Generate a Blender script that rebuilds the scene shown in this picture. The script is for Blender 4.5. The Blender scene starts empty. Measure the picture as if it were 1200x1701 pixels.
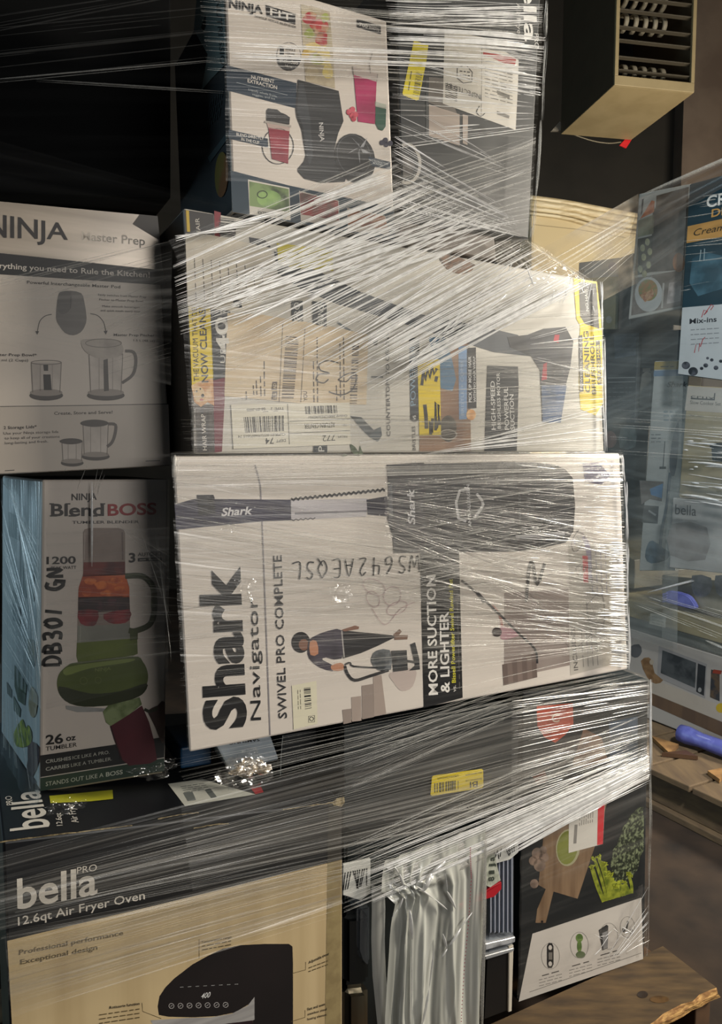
import bpy, bmesh, math, random
from mathutils import Vector, Matrix
random.seed(7)
SC = bpy.context.scene
COL = SC.collection

# ---------------------------------------------------------------- camera
EYE = 1.10
FPX = 1230.0
PITCH = math.radians(4.44)
cam_d = bpy.data.cameras.new('camera'); cam = bpy.data.objects.new('camera', cam_d); COL.objects.link(cam)
cam_d.sensor_fit = 'HORIZONTAL'; cam_d.sensor_width = 36.0; cam_d.lens = 36.0*FPX/1200.0
cam_d.clip_start = 0.02; cam_d.clip_end = 60
cam.location = (0, 0, EYE); cam.rotation_euler = (math.pi/2 - PITCH, 0, 0)
SC.camera = cam

# ---------------------------------------------------------------- world, lights, exposure
world = bpy.data.worlds.new('world'); SC.world = world; world.use_nodes = True
world.node_tree.nodes['Background'].inputs[0].default_value = (0.50, 0.62, 0.72, 1)
world.node_tree.nodes['Background'].inputs[1].default_value = 0.06
def area_light(name, loc, target, size, power, color, size_y=None):
    l = bpy.data.lights.new(name, 'AREA'); l.energy = power; l.color = color; l.size = size
    if size_y: l.shape = 'RECTANGLE'; l.size_y = size_y
    o = bpy.data.objects.new(name, l); COL.objects.link(o); o.location = loc
    o.rotation_euler = (Vector(target)-Vector(loc)).to_track_quat('-Z', 'Y').to_euler()
    return o
area_light('warehouse_lamp', (3.2, 1.05, 2.3), (0.2, 1.2, 0.9), 0.6, 160, (1.0, 0.91, 0.76))
area_light('front_fill', (2.2, -1.3, 1.7), (0.4, 1.2, 0.9), 1.3, 40, (1.0, 0.96, 0.90))  # added fill from the camera side to lift the shadows
area_light('left_bay_daylight', (-3.4, 1.5, 1.5), (-0.5, 1.2, 0.9), 1.4, 36, (0.62, 0.86, 1.0))
sl_ = bpy.data.lights.new('far_stack_fill', 'SPOT'); sl_.energy = 760; sl_.color = (0.97, 0.98, 0.95); sl_.spot_size = math.radians(44); sl_.spot_blend = 0.6; sl_.shadow_soft_size = 0.15  # overhead spot added only to brighten the far stack
slo = bpy.data.objects.new('far_stack_fill', sl_); COL.objects.link(slo); slo.location = (0.9, -0.7, 3.5)
slo.rotation_euler = (Vector((1.45, 2.4, 0.75))-slo.location).to_track_quat('-Z', 'Y').to_euler()
area_light('far_floor_bounce', (3.3, 3.2, 0.9), (1.5, 4.5, 2.4), 0.8, 66, (1.0, 0.88, 0.70))  # added low light standing in for floor bounce under the heater
SC.view_settings.view_transform = 'Standard'; SC.view_settings.look = 'None'
SC.view_settings.gamma = 1.0; SC.view_settings.use_curve_mapping = False
SC.view_settings.exposure = -0.14
SC.cycles.transparent_max_bounces = 40
SC.cycles.max_bounces = 6
SC.cycles.sample_clamp_indirect = 4.0
SC.cycles.caustics_reflective = False; SC.cycles.caustics_refractive = False
SC.cycles.use_denoising = True

# ---------------------------------------------------------------- pixel rays (only used to place real geometry on real planes)
RC = Matrix.Rotation(-PITCH, 3, 'X')
C0 = Vector((0, 0, EYE))
def ray(px, py):
    return RC @ Vector(((px-600.0)/FPX, 1.0, -(py-850.5)/FPX))
class Plane:
    def __init__(s, o, n): s.o = Vector(o); s.n = Vector(n).normalized()
    def P(s, px, py, off=0.0):
        d = ray(px, py); o = s.o + s.n*off
        return C0 + d*((o-C0).dot(s.n)/d.dot(s.n))
    def at(s, off): return Plane(s.o + s.n*off, s.n)
U = Vector((0.882, 0.472, 0)).normalized()          # along the pallet's front, to the right
N = Vector((0.472, -0.882, 0)).normalized()         # out of the pallet's front
FRONT = Plane((0, 1.05, EYE), N)
def H(z): return Plane((0, 0, z), (0, 0, 1))
RN = -U                                             # the far pallet shows the side that faces -U
FDECK = 0.135
_a = H(FDECK).P(1180, 1236); _a = _a - RN*0.07; RIGHT = Plane((_a.x, _a.y, 0), RN)
_b = H(FDECK).P(1180, 1322); FRONT_O = (_b-RIGHT.o).dot(RN)   # how far the far pallet's deck sticks out in front of its cartons

# ---------------------------------------------------------------- materials
def lin(c):
    c /= 255.0
    return c/12.92 if c <= 0.04045 else ((c+0.055)/1.055)**2.4
def rgb(h): return (lin(int(h[0:2],16)), lin(int(h[2:4],16)), lin(int(h[4:6],16)), 1)
_m = {}
def mk(name):
    m = bpy.data.materials.new(name); m.use_nodes = True
    nt = m.node_tree; nt.nodes.clear()
    out = nt.nodes.new('ShaderNodeOutputMaterial')
    return m, nt, out
def nd(nt, t, **kw):
    n = nt.nodes.new(t)
    for k, v in kw.items():
        if k.startswith('i_'):
            n.inputs[int(k[2:]) if k[2:].isdigit() else k[2:].replace('_', ' ')].default_value = v
        else: setattr(n, k, v)
    return n
def ink(h, h2=None, scale=40, rough=0.42, wear=0.10, thr=(0.42, 0.6), spec=0.5, metal=0.0, stretch=None, bump=0.0):
    """printed or coated surface; a second colour mottles the first with noise"""
    key = (h, h2, scale, rough, wear, thr, spec, metal, stretch, bump)
    if key in _m: return _m[key]
    m, nt, out = mk('ink_'+h+('_'+h2 if h2 else ''))
    b = nd(nt, 'ShaderNodeBsdfPrincipled'); b.inputs['Roughness'].default_value = rough
    b.inputs['Metallic'].default_value = metal; b.inputs['Specular IOR Level'].default_value = spec
    tc = nd(nt, 'ShaderNodeTexCoord'); src = tc.outputs['Object']
    if stretch:
        mp = nd(nt, 'ShaderNodeMapping'); mp.inputs['Scale'].default_value = stretch
        nt.links.new(src, mp.inputs[0]); src = mp.outputs[0]
    n1 = nd(nt, 'ShaderNodeTexNoise'); n1.inputs['Scale'].default_value = scale if h2 else 9
    n1.inputs['Detail'].default_value = 4; nt.links.new(src, n1.inputs['Vector'])
    r = nd(nt, 'ShaderNodeValToRGB')
    nt.links.new(n1.outputs['Fac'], r.inputs[0]); nt.links.new(r.outputs[0], b.inputs['Base Color'])
    c = rgb(h)
    if h2:
        r.color_ramp.elements[0].position = thr[0]; r.color_ramp.elements[1].position = thr[1]
        r.color_ramp.elements[0].color = c; r.color_ramp.elements[1].color = rgb(h2)
    else:
        r.color_ramp.elements[0].position = 0.3; r.color_ramp.elements[1].position = 0.62
        r.color_ramp.elements[0].color = (c[0]*(1-wear), c[1]*(1-wear), c[2]*(1-wear), 1)
        r.color_ramp.elements[1].color = c
    if bump:
        bp = nd(nt, 'ShaderNodeBump'); bp.inputs['Strength'].default_value = bump; bp.inputs['Distance'].default_value = 0.004
        nt.links.new(n1.outputs['Fac'], bp.inputs['Height']); nt.links.new(bp.outputs[0], b.inputs['Normal'])
    nt.links.new(b.outputs[0], out.inputs[0])
    _m[key] = m; return m
def film(haze=0.06, streak=0.35, su=3.0, sv=90.0, lo=0.52, hi=0.66, tint='f4f1ea', gloss=0.45, rough=0.22):
    """stretch film: clear plastic with milky stretched streaks that run along the UV's u axis"""
    key = ('film', haze, streak, su, sv, lo, hi, tint, gloss, rough)
    if key in _m: return _m[key]
    m, nt, out = mk('stretch_film')
    uv = nd(nt, 'ShaderNodeUVMap'); mp = nd(nt, 'ShaderNodeMapping'); mp.inputs['Scale'].default_value = (su, sv, 1)
    nt.links.new(uv.outputs[0], mp.inputs[0])
    n1 = nd(nt, 'ShaderNodeTexNoise'); n1.inputs['Scale'].default_value = 1.0; n1.inputs['Detail'].default_value = 3; n1.inputs['Distortion'].default_value = 0.25
    nt.links.new(mp.outputs[0], n1.inputs['Vector'])
    mr = nd(nt, 'ShaderNodeMapRange'); mr.inputs[1].default_value = lo; mr.inputs[2].default_value = hi
    mr.inputs[3].default_value = 0; mr.inputs[4].default_value = streak
    nt.links.new(n1.outputs['Fac'], mr.inputs[0])
    mp2 = nd(nt, 'ShaderNodeMapping'); mp2.inputs['Scale'].default_value = (su*0.9, sv*0.12, 1)
    nt.links.new(uv.outputs[0], mp2.inputs[0])
    n2 = nd(nt, 'ShaderNodeTexNoise'); n2.inputs['Scale'].default_value = 1.0; n2.inputs['Detail'].default_value = 2
    nt.links.new(mp2.outputs[0], n2.inputs['Vector'])
    mr2 = nd(nt, 'ShaderNodeMapRange'); mr2.inputs[1].default_value = 0.35; mr2.inputs[2].default_value = 0.65
    mr2.inputs[3].default_value = 0.25; mr2.inputs[4].default_value = 1.6
    nt.links.new(n2.outputs['Fac'], mr2.inputs[0])
    ad = nd(nt, 'ShaderNodeMath', operation='ADD'); ad.inputs[1].default_value = haze
    nt.links.new(mr.outputs[0], ad.inputs[0])
    mu = nd(nt, 'ShaderNodeMath', operation='MULTIPLY', use_clamp=True)
    nt.links.new(ad.outputs[0], mu.inputs[0]); nt.links.new(mr2.outputs[0], mu.inputs[1])
    bp = nd(nt, 'ShaderNodeBump'); bp.inputs['Strength'].default_value = 0.55; bp.inputs['Distance'].default_value = 0.003
    nt.links.new(n1.outputs['Fac'], bp.inputs['Height'])
    tr = nd(nt, 'ShaderNodeBsdfTransparent')
    df = nd(nt, 'ShaderNodeBsdfDiffuse'); df.inputs[0].default_value = rgb(tint)
    tl = nd(nt, 'ShaderNodeBsdfTranslucent'); tl.inputs[0].default_value = rgb(tint)
    gl = nd(nt, 'ShaderNodeBsdfGlossy'); gl.inputs[0].default_value = (1, 1, 1, 1); gl.inputs['Roughness'].default_value = rough
    nt.links.new(bp.outputs[0], gl.inputs['Normal']); nt.links.new(bp.outputs[0], df.inputs['Normal'])
    m1 = nd(nt, 'ShaderNodeMixShader'); m1.inputs[0].default_value = 0.3
    nt.links.new(df.outputs[0], m1.inputs[1]); nt.links.new(tl.outputs[0], m1.inputs[2])
    m2 = nd(nt, 'ShaderNodeMixShader'); m2.inputs[0].default_value = gloss
    nt.links.new(m1.outputs[0], m2.inputs[1]); nt.links.new(gl.outputs[0], m2.inputs[2])
    m3 = nd(nt, 'ShaderNodeMixShader')
    nt.links.new(mu.outputs[0], m3.inputs[0]); nt.links.new(tr.outputs[0], m3.inputs[1]); nt.links.new(m2.outputs[0], m3.inputs[2])
    nt.links.new(m3.outputs[0], out.inputs[0])
    _m[key] = m; return m
def strand_mat(alpha=0.85, tint='fffdf6', gloss=0.35, rough=0.25):  # film ridges whose lamp highlights are put into a near-white colour
    key = ('strand', alpha, tint, gloss, rough)
    if key in _m: return _m[key]
    m, nt, out = mk('film_fold')
    tr = nd(nt, 'ShaderNodeBsdfTransparent')
    df = nd(nt, 'ShaderNodeBsdfDiffuse'); df.inputs[0].default_value = rgb(tint)
    tl = nd(nt, 'ShaderNodeBsdfTranslucent'); tl.inputs[0].default_value = rgb(tint)
    gl = nd(nt, 'ShaderNodeBsdfGlossy'); gl.inputs['Roughness'].default_value = rough
    tc = nd(nt, 'ShaderNodeTexCoord'); n1 = nd(nt, 'ShaderNodeTexNoise'); n1.inputs['Scale'].default_value = 60
    nt.links.new(tc.outputs['Object'], n1.inputs['Vector'])
    mr = nd(nt, 'ShaderNodeMapRange'); mr.inputs[1].default_value = 0.3; mr.inputs[2].default_value = 0.6
    mr.inputs[3].default_value = alpha*0.7; mr.inputs[4].default_value = alpha
    nt.links.new(n1.outputs['Fac'], mr.inputs[0])
    m1 = nd(nt, 'ShaderNodeMixShader'); m1.inputs[0].default_value = 0.25
    nt.links.new(df.outputs[0], m1.inputs[1]); nt.links.new(tl.outputs[0], m1.inputs[2])
    m2 = nd(nt, 'ShaderNodeMixShader'); m2.inputs[0].default_value = gloss
    nt.links.new(m1.outputs[0], m2.inputs[1]); nt.links.new(gl.outputs[0], m2.inputs[2])
    m3 = nd(nt, 'ShaderNodeMixShader'); nt.links.new(mr.outputs[0], m3.inputs[0])
    nt.links.new(tr.outputs[0], m3.inputs[1]); nt.links.new(m2.outputs[0], m3.inputs[2])
    nt.links.new(m3.outputs[0], out.inputs[0])
    _m[key] = m; return m

# ---------------------------------------------------------------- object helpers
def link_mesh(name, verts, faces, mats, midx=None, parent=None, smooth=False, uvs=None, origin=None):
    lo = [min(v[i] for v in verts) for i in range(3)]; hi = [max(v[i] for v in verts) for i in range(3)]
    base = Vector(((lo[0]+hi[0])/2, (lo[1]+hi[1])/2, lo[2])) if origin is None else Vector(origin)
    me = bpy.data.meshes.new(name); me.from_pydata([tuple(Vector(v)-base) for v in verts], [], faces)
    for m in mats: me.materials.append(m)
    if midx:
        for p, i in zip(me.polygons, midx): p.material_index = i
    if smooth:
        for p in me.polygons: p.use_smooth = True
    if uvs:
        ul = me.uv_layers.new(name='UVMap')
        for l in me.loops: ul.data[l.index].uv = uvs[l.vertex_index]
    me.update()
    o = bpy.data.objects.new(name, me); COL.objects.link(o); o.location = base
    if parent: under(o, parent)
    return o
def tag(o, label, cat, group=None, kind=None):
    o['label'] = label; o['category'] = cat
    if group: o['group'] = group
    if kind: o['kind'] = kind
    return o
def empty(name, loc, label=None, cat=None, group=None):
    o = bpy.data.objects.new(name, None); COL.objects.link(o); o.location = loc; o.empty_display_size = 0.05
    if label: tag(o, label, cat, group)
    return o
def under(o, parent):          # parent while keeping the child's world coordinates (parents are never rotated or scaled)
    o.parent = parent; o.matrix_parent_inverse = Matrix.Translation(-Vector(parent.location)); return o
def hexa(name, f, b, mats, parent=None, bevel=0.003, seg=2, dent=0.0, midx=None):
    """closed box from 4 front corners (tl tr br bl) and 4 back corners"""
    v = [Vector(p) for p in f] + [Vector(p) for p in b]
    if dent:
        for p in v: p += Vector([random.uniform(-dent, dent) for _ in range(3)])
    base = sum(v, Vector())/8; base.z = min(p.z for p in v)
    bm = bmesh.new(); vs = [bm.verts.new(p-base) for p in v]
    F = [(0,3,2,1), (4,5,6,7), (0,1,5,4), (3,7,6,2), (0,4,7,3), (1,2,6,5)]   # front back top bottom left right
    for i, q in enumerate(F):
        fc = bm.faces.new([vs[k] for k in q]); fc.material_index = (midx[i] if midx else 0)
    bmesh.ops.recalc_face_normals(bm, faces=bm.faces)
    if bevel: bmesh.ops.bevel(bm, geom=list(bm.edges), offset=bevel, segments=seg, affect='EDGES', profile=0.5)
    me = bpy.data.meshes.new(name); bm.to_mesh(me); bm.free()
    for m in mats: me.materials.append(m)
    o = bpy.data.objects.new(name, me); COL.objects.link(o); o.location = base
    if parent: under(o, parent)
    return o
def carton(name, label, quad, off, depth, mats, cat='box', group=None, D=None, plane=FRONT, bevel=0.003, midx=None):
    pl = plane.at(off); f = [pl.P(*q) for q in quad]
    D = Vector(D) if D is not None else -pl.n*depth
    if plane is FRONT:
        for q_ in f: q_.z = max(q_.z, 0.1455)
    if plane is RIGHT:
        for q_ in f: q_.z = max(q_.z, FDECK+0.001)
    o = hexa(name, f, [p+D for p in f], mats, bevel=bevel, midx=midx)
    tag(o, label, cat, group)
    return o, pl.at(0.0002)
def wbox(name, c, size, mat, parent=None, rot=0.0, bevel=0.003, axes=None):
    c = Vector(c)
    if axes is None:
        ax = Vector((math.cos(rot), math.sin(rot), 0)); ay = Vector((-math.sin(rot), math.cos(rot), 0))
    else: ax, ay = axes
    az = Vector((0, 0, 1)); x, y, z = size[0]/2, size[1]/2, size[2]/2
    def q(s): return [c - ax*x + az*z + ay*s, c + ax*x + az*z + ay*s, c + ax*x - az*z + ay*s, c - ax*x - az*z + ay*s]
    return hexa(name, q(-y), q(y), [mat], parent=parent, bevel=bevel)

# ---------------------------------------------------------------- text outlines (Blender's own built-in font)
_tc = {}
def glyphs(text, bold, shear):
    key = (text, bold, shear)
    if key in _tc: return _tc[key]
    cu = bpy.data.curves.new('t', 'FONT'); cu.body = text; cu.size = 1; cu.resolution_u = 4 if len(text) < 12 else 2
    cu.offset = bold; cu.shear = shear
    o = bpy.data.objects.new('t', cu); COL.objects.link(o)
    bpy.context.view_layer.update()
    me = o.evaluated_get(bpy.context.evaluated_depsgraph_get()).to_mesh()
    vs = [(v.co.x, v.co.y) for v in me.vertices]; fs = [tuple(p.vertices) for p in me.polygons]
    o.evaluated_get(bpy.context.evaluated_depsgraph_get()).to_mesh_clear()
    bpy.data.objects.remove(o); bpy.data.curves.remove(cu)
    _tc[key] = (vs, fs); return _tc[key]
def catmull(pts, closed=True, k=5):
    n = len(pts); out = []
    rng = range(n) if closed else range(n-1)
    for i in rng:
        g = (lambda j: pts[j % n]) if closed else (lambda j: pts[max(0, min(n-1, j))])
        p0, p1, p2, p3 = g(i-1), g(i), g(i+1), g(i+2)
        for s in range(k):
            t = s/k
            out.append(tuple(0.5*((2*p1[d]) + (-p0[d]+p2[d])*t + (2*p0[d]-5*p1[d]+4*p2[d]-p3[d])*t*t + (-p0[d]+3*p1[d]-3*p2[d]+p3[d])*t**3) for d in (0, 1)))
    if not closed: out.append(tuple(pts[-1]))
    return out
STROKES = {  # handwriting, unit box, y up
 'D': [[(0,0),(0.05,1)],[(0,1),(0.5,0.92),(0.7,0.5),(0.45,0.06),(0,0)]],
 'B': [[(0,0),(0.05,1)],[(0,1),(0.5,0.9),(0.45,0.6),(0.1,0.53)],[(0.1,0.53),(0.6,0.45),(0.6,0.1),(0,0)]],
 '3': [[(0,0.95),(0.5,1),(0.5,0.65),(0.2,0.53),(0.6,0.4),(0.5,0.03),(0,0.05)]],
 '0': [[(0.35,1),(0.02,0.6),(0.2,0.02),(0.6,0.3),(0.6,0.85),(0.35,1)]],
 '1': [[(0.1,0),(0.35,1)]],
 'G': [[(0.6,0.9),(0.2,0.95),(0,0.4),(0.3,0),(0.6,0.1),(0.6,0.45),(0.3,0.45)],[(0.72,0.5),(0.6,-0.15)]],
 'N': [[(0,0),(0.1,0.95),(0.55,0.1),(0.65,1)]],
 'W': [[(0,1),(0.12,0.02),(0.38,0.7),(0.6,0.02),(0.8,1)]],
 'S': [[(0.6,0.9),(0.3,1),(0.1,0.75),(0.5,0.4),(0.4,0.05),(0,0.08)]],
 '6': [[(0.5,1),(0.1,0.5),(0.15,0.05),(0.55,0.12),(0.5,0.45),(0.12,0.4)]],
 '4': [[(0.1,1),(0.05,0.5),(0.6,0.5)],[(0.5,1.05),(0.45,0)]],
 '2': [[(0.05,0.8),(0.35,1),(0.5,0.7),(0.05,0.05),(0.6,0.05)]],
 'A': [[(0,0),(0.35,1),(0.65,0)],[(0.12,0.35),(0.55,0.35)]],
 'E': [[(0.6,1),(0.05,0.95),(0.05,0.02),(0.6,0.02)],[(0.05,0.5),(0.5,0.52)]],
 'Q': [[(0.4,1),(0,0.5),(0.3,0),(0.7,0.45),(0.4,1)],[(0.35,0.3),(0.75,-0.15)]],
 'L': [[(0.1,1),(0.05,0.05),(0.65,0.05)]],
}
def blob(cx, cy, rx, ry, seed, k=9, j=0.22):
    r_ = random.Random(seed); return catmull([(cx+rx*math.cos(2*math.pi*i/k)*r_.uniform(1-j, 1+j), cy+ry*math.sin(2*math.pi*i/k)*r_.uniform(1-j, 1+j)) for i in range(k)], True, 3)
class Part:
    """a printed area of a box: flat ink shapes lying on one face, built as one mesh with one slot per ink"""
    def __init__(s, box, plane, name, label=None, stuff=False):
        s.box, s.plane, s.name, s.label, s.stuff = box, plane, name, label, stuff
        s.v, s.f, s.mi, s.mats = [], [], [], []
    def _mat(s, m):
        if isinstance(m, str): m = ink(m)
        if m not in s.mats: s.mats.append(m)
        return s.mats.index(m)
    def poly(s, pts, m, L=1, smooth=0):
        if smooth: pts = catmull(pts, True, smooth)
        a = sum(pts[i][0]*pts[(i+1) % len(pts)][1]-pts[(i+1) % len(pts)][0]*pts[i][1] for i in range(len(pts)))
        if a > 0: pts = pts[::-1]
        b = len(s.v); s.v += [s.plane.P(p[0], p[1], L*0.00009) for p in pts]
        s.f.append(tuple(range(b, b+len(pts)))); s.mi.append(s._mat(m)); return s
    def ell(s, cx, cy, rx, ry, m, L=1, rot=0, n=22):
        c, q = math.cos(math.radians(rot)), math.sin(math.radians(rot))
        return s.poly([(cx+rx*math.cos(t)*c-ry*math.sin(t)*q, cy+rx*math.cos(t)*q+ry*math.sin(t)*c) for t in [2*math.pi*i/n for i in range(n)]], m, L)
    def line(s, pts, w, m, L=2, smooth=0, closed=False):
        if smooth: pts = catmull(pts, closed, smooth)
        if closed: pts = list(pts)+[pts[0]]
        l, r = [], []
        for i, p in enumerate(pts):
            a = pts[max(0, i-1)]; b = pts[min(len(pts)-1, i+1)]
            if closed and i in (0, len(pts)-1): a, b = pts[-2], pts[1]
            dx, dy = b[0]-a[0], b[1]-a[1]; d = math.hypot(dx, dy) or 1
            nx, ny = -dy/d*w/2, dx/d*w/2
            l.append((p[0]+nx, p[1]+ny)); r.append((p[0]-nx, p[1]-ny))
        k = s._mat(m); b0 = len(s.v)
        for a, b in zip(l, r): s.v += [s.plane.P(a[0], a[1], L*0.00009), s.plane.P(b[0], b[1], L*0.00009)]
        for i in range(len(pts)-1):
            j = b0+2*i; s.f.append((j, j+1, j+3, j+2)); s.mi.append(k)
        return s
    def ring(s, cx, cy, rx, ry, w, m, L=2, rot=0, n=26, a0=0, a1=360):
        c, q = math.cos(math.radians(rot)), math.sin(math.radians(rot))
        ts = [math.radians(a0+(a1-a0)*i/n) for i in range(n+1)]
        return s.line([(cx+rx*math.cos(t)*c-ry*math.sin(t)*q, cy+rx*math.cos(t)*q+ry*math.sin(t)*c) for t in ts], w, m, L)
    def text(s, t, a, b, up, m, L=5, bold=0.0, shear=0.0, up1=None):
        """a, b: pixel ends of the baseline; up: pixel vector of the cap height at a (up1 at b)"""
        vs, fs = glyphs(t, bold, shear)
        if not vs: return s
        x0 = min(v[0] for v in vs); x1 = max(v[0] for v in vs)
        up1 = up1 or up; cap = 0.70; k = s._mat(m); b0 = len(s.v)
        for x, y in vs:
            f = (x-x0)/(x1-x0); h = y/cap
            ux = up[0]+(up1[0]-up[0])*f; uy = up[1]+(up1[1]-up[1])*f
            s.v.append(s.plane.P(a[0]+(b[0]-a[0])*f+ux*h, a[1]+(b[1]-a[1])*f+uy*h, L*0.00009))
        for q in fs: s.f.append(tuple(b0+i for i in q)); s.mi.append(k)
        return s
    def hand(s, t, a, b, up, w, m, L=7):
        n = len(t)
        for i, ch in enumerate(t):
            if ch == ' ': continue
            for st in STROKES[ch]:
                pts = []
                for x, y in st:
                    f = (i + x*0.95)/n
                    pts.append((a[0]+(b[0]-a[0])*f+up[0]*y, a[1]+(b[1]-a[1])*f+up[1]*y))
                s.line(pts, w*random.uniform(0.85, 1.1), m, L, smooth=4)
        return s
    def bars(s, q, n, m, L=5, fill=0.5):
        """barcode inside the quad q (tl tr br bl); bars run from the top edge to the bottom edge"""
        t = 0.0; rr = random.Random(int(q[0][0]*7+q[0][1]*13))
        ws = [rr.choice([1, 1, 2, 3]) for _ in range(2*n)]; tot = sum(ws)
        for i, w in enumerate(ws):
            t1 = t + w/tot
            if i % 2 == 0:
                l = lambda A, B, f: (A[0]+(B[0]-A[0])*f, A[1]+(B[1]-A[1])*f)
                s.poly([l(q[0], q[1], t), l(q[0], q[1], t1), l(q[3], q[2], t1), l(q[3], q[2], t)], m, L)
            t = t1
        return s
    def greek(s, a, b, h, m, L=5, words=5):
        """a printed line too small to read: a row of word-length dashes"""
        rr = random.Random(int(a[0]*31+a[1]*17)); ws = [rr.uniform(0.6, 1.6) for _ in range(words)]
        tot = sum(ws)+0.35*(words-1); t = 0
        for w in ws:
            f0, f1 = t/tot, (t+w)/tot; t += w+0.35
            s.line([(a[0]+(b[0]-a[0])*f0, a[1]+(b[1]-a[1])*f0), (a[0]+(b[0]-a[0])*f1, a[1]+(b[1]-a[1])*f1)], h, m, L)
        return s
    def build(s):
        if not s.v: return None
        if s.name.endswith(('label', 'sticker')) and len(set(s.mi)) > 1:      # paper first, what is printed on it as its own piece
            def pick(ok):
                vs, fs, mi = [], [], []
                for f_, m_ in zip(s.f, s.mi):
                    if ok(m_):
                        b_ = len(vs); vs += [s.v[i] for i in f_]; fs.append(tuple(range(b_, b_+len(f_)))); mi.append(m_)
                return vs, fs, mi
            vs, fs, mi = pick(lambda m_: m_ == 0); o = link_mesh(s.name, vs, fs, s.mats, mi); under(o, s.box)
            vs, fs, mi = pick(lambda m_: m_ != 0); o2 = link_mesh('label_print', vs, fs, s.mats, mi); o2.parent = o
            o2.matrix_parent_inverse = Matrix.Translation(-Vector(o.location))
        else:
            o = link_mesh(s.name, s.v, s.f, s.mats, s.mi)
            under(o, s.box)
        if s.label: o['label'] = s.label
        if s.stuff: o['kind'] = 'stuff'
        return o

# ================================================================ the setting
def slab(name, c, size, mat, kind='structure'):
    o = wbox(name, c, size, mat, bevel=0); o['kind'] = kind; return o
floor_m = ink('3a2c20', '1c140e', scale=7, rough=0.85, thr=(0.35, 0.7), bump=1.0)
slab('floor', (1.0, 2.6, -0.05), (11, 9, 0.1), floor_m)
slab('wall_back', (1.0, 6.05, 2.4), (11, 0.1, 4.9), ink('2c2a26', '35322d', scale=2, rough=0.9))
slab('wall_left', (-4.5, 2.5, 2.4), (0.1, 7.2, 4.9), ink('15181a', rough=0.9))
slab('ceiling', (1.0, 2.6, 4.9), (11, 9, 0.1), ink('1a1816', rough=0.9))
# masonry pier behind the heater and the paler wall beyond it
WB = Plane((0, 6.0, 0), (0, -1, 0))
a = WB.P(1118, 300); b = WB.P(1190, 300)
slab('trim_1', ((a.x+b.x)/2, 5.92, 2.4), (b.x-a.x, 0.16, 4.9), ink('8a7a6c', '7b6b5f', scale=3, rough=0.85))
slab('trim_2', (b.x+0.5, 5.86, 2.4), (1.0, 0.3, 4.9), ink('b09c78', 'a08c6c', scale=3, rough=0.85))

# ---------------------------------------------------------------- unit heater hung under the ceiling
hz = EYE+1.99; HP = H(hz)
fl, fr = HP.P(1020, 142), HP.P(1152.5, 155); bl_, br_ = HP.P(932, 223), HP.P(1053, 229)
heater = empty('unit_heater', ((fl+br_)/2), 'beige metal unit heater with louvred grille hanging from the ceiling', 'heater')
ux = (fr-fl).normalized(); dy = (bl_-fl); dyn = dy.normalized(); W_ = (fr-fl).length; D_ = dy.length; HH = 0.86
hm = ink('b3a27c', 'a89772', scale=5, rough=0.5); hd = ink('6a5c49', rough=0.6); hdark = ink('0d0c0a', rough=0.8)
up = Vector((0, 0, 1))
def hq(x, y, z): return fl + ux*x + dyn*y + up*z
def hbox(name, x0, x1, y0, y1, z0, z1, m, lab=None, bev=0.003):
    o = hexa(name, [hq(x0,y0,z1), hq(x1,y0,z1), hq(x1,y0,z0), hq(x0,y0,z0)], [hq(x0,y1,z1), hq(x1,y1,z1), hq(x1,y1,z0), hq(x0,y1,z0)], [m], parent=heater, bevel=bev)
    if lab: o['label'] = lab
    return o
hbox('bottom_panel', 0, W_, 0.004, D_, 0, 0.006, hm, 'pale beige underside')
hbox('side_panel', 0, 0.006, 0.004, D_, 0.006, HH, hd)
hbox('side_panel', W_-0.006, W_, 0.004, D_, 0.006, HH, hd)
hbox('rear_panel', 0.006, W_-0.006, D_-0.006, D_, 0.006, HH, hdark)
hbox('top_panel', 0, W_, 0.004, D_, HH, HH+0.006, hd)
hbox('front_sill', 0.0, W_, -0.008, 0.006, 0.0, 0.052, hm)
hbox('grille_frame', 0.0, 0.022, -0.008, 0.01, 0.052, HH, hm)
hbox('grille_frame', W_-0.022, W_, -0.008, 0.01, 0.052, HH, hm)
louv = ink('4d473b', rough=0.45)
z = 0.078; k = 0
while z < HH-0.02:
    f = [hq(0.02, 0.002, z+0.014), hq(W_-0.02, 0.002, z+0.014), hq(W_-0.02, 0.002, z+0.009), hq(0.02, 0.002, z+0.009)]
    o = hexa('louver', f, [p+dyn*0.022+up*(-0.006) for p in f], [louv], parent=heater, bevel=0.001)
    z += 0.068 if k % 2 == 0 else 0.088; k += 1
# finned coils behind the louvres
fin = ink('b9b19c', rough=0.4)
for row, zc in enumerate((0.13, 0.40, 0.53, 0.66, 0.79)):
    for j in range(6):
        xc = 0.045 + j*0.058; vs = []; fs = []; n = 14
        for i in range(n+1):
            t = math.radians(-100 + 200*i/n)
            for rr_, dx in ((0.052, 0.0), (0.052, 0.024), (0.038, 0.024), (0.038, 0.0)):
                vs.append(hq(xc+dx, 0.13-rr_*math.cos(t), zc+rr_*math.sin(t)*0.9))
        for i in range(n):
            for q in range(4):
                fs.append((4*i+q, 4*i+(q+1) % 4, 4*i+4+(q+1) % 4, 4*i+4+q))
        link_mesh('coil_fin', vs, fs, [fin], parent=heater, smooth=True)
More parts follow.
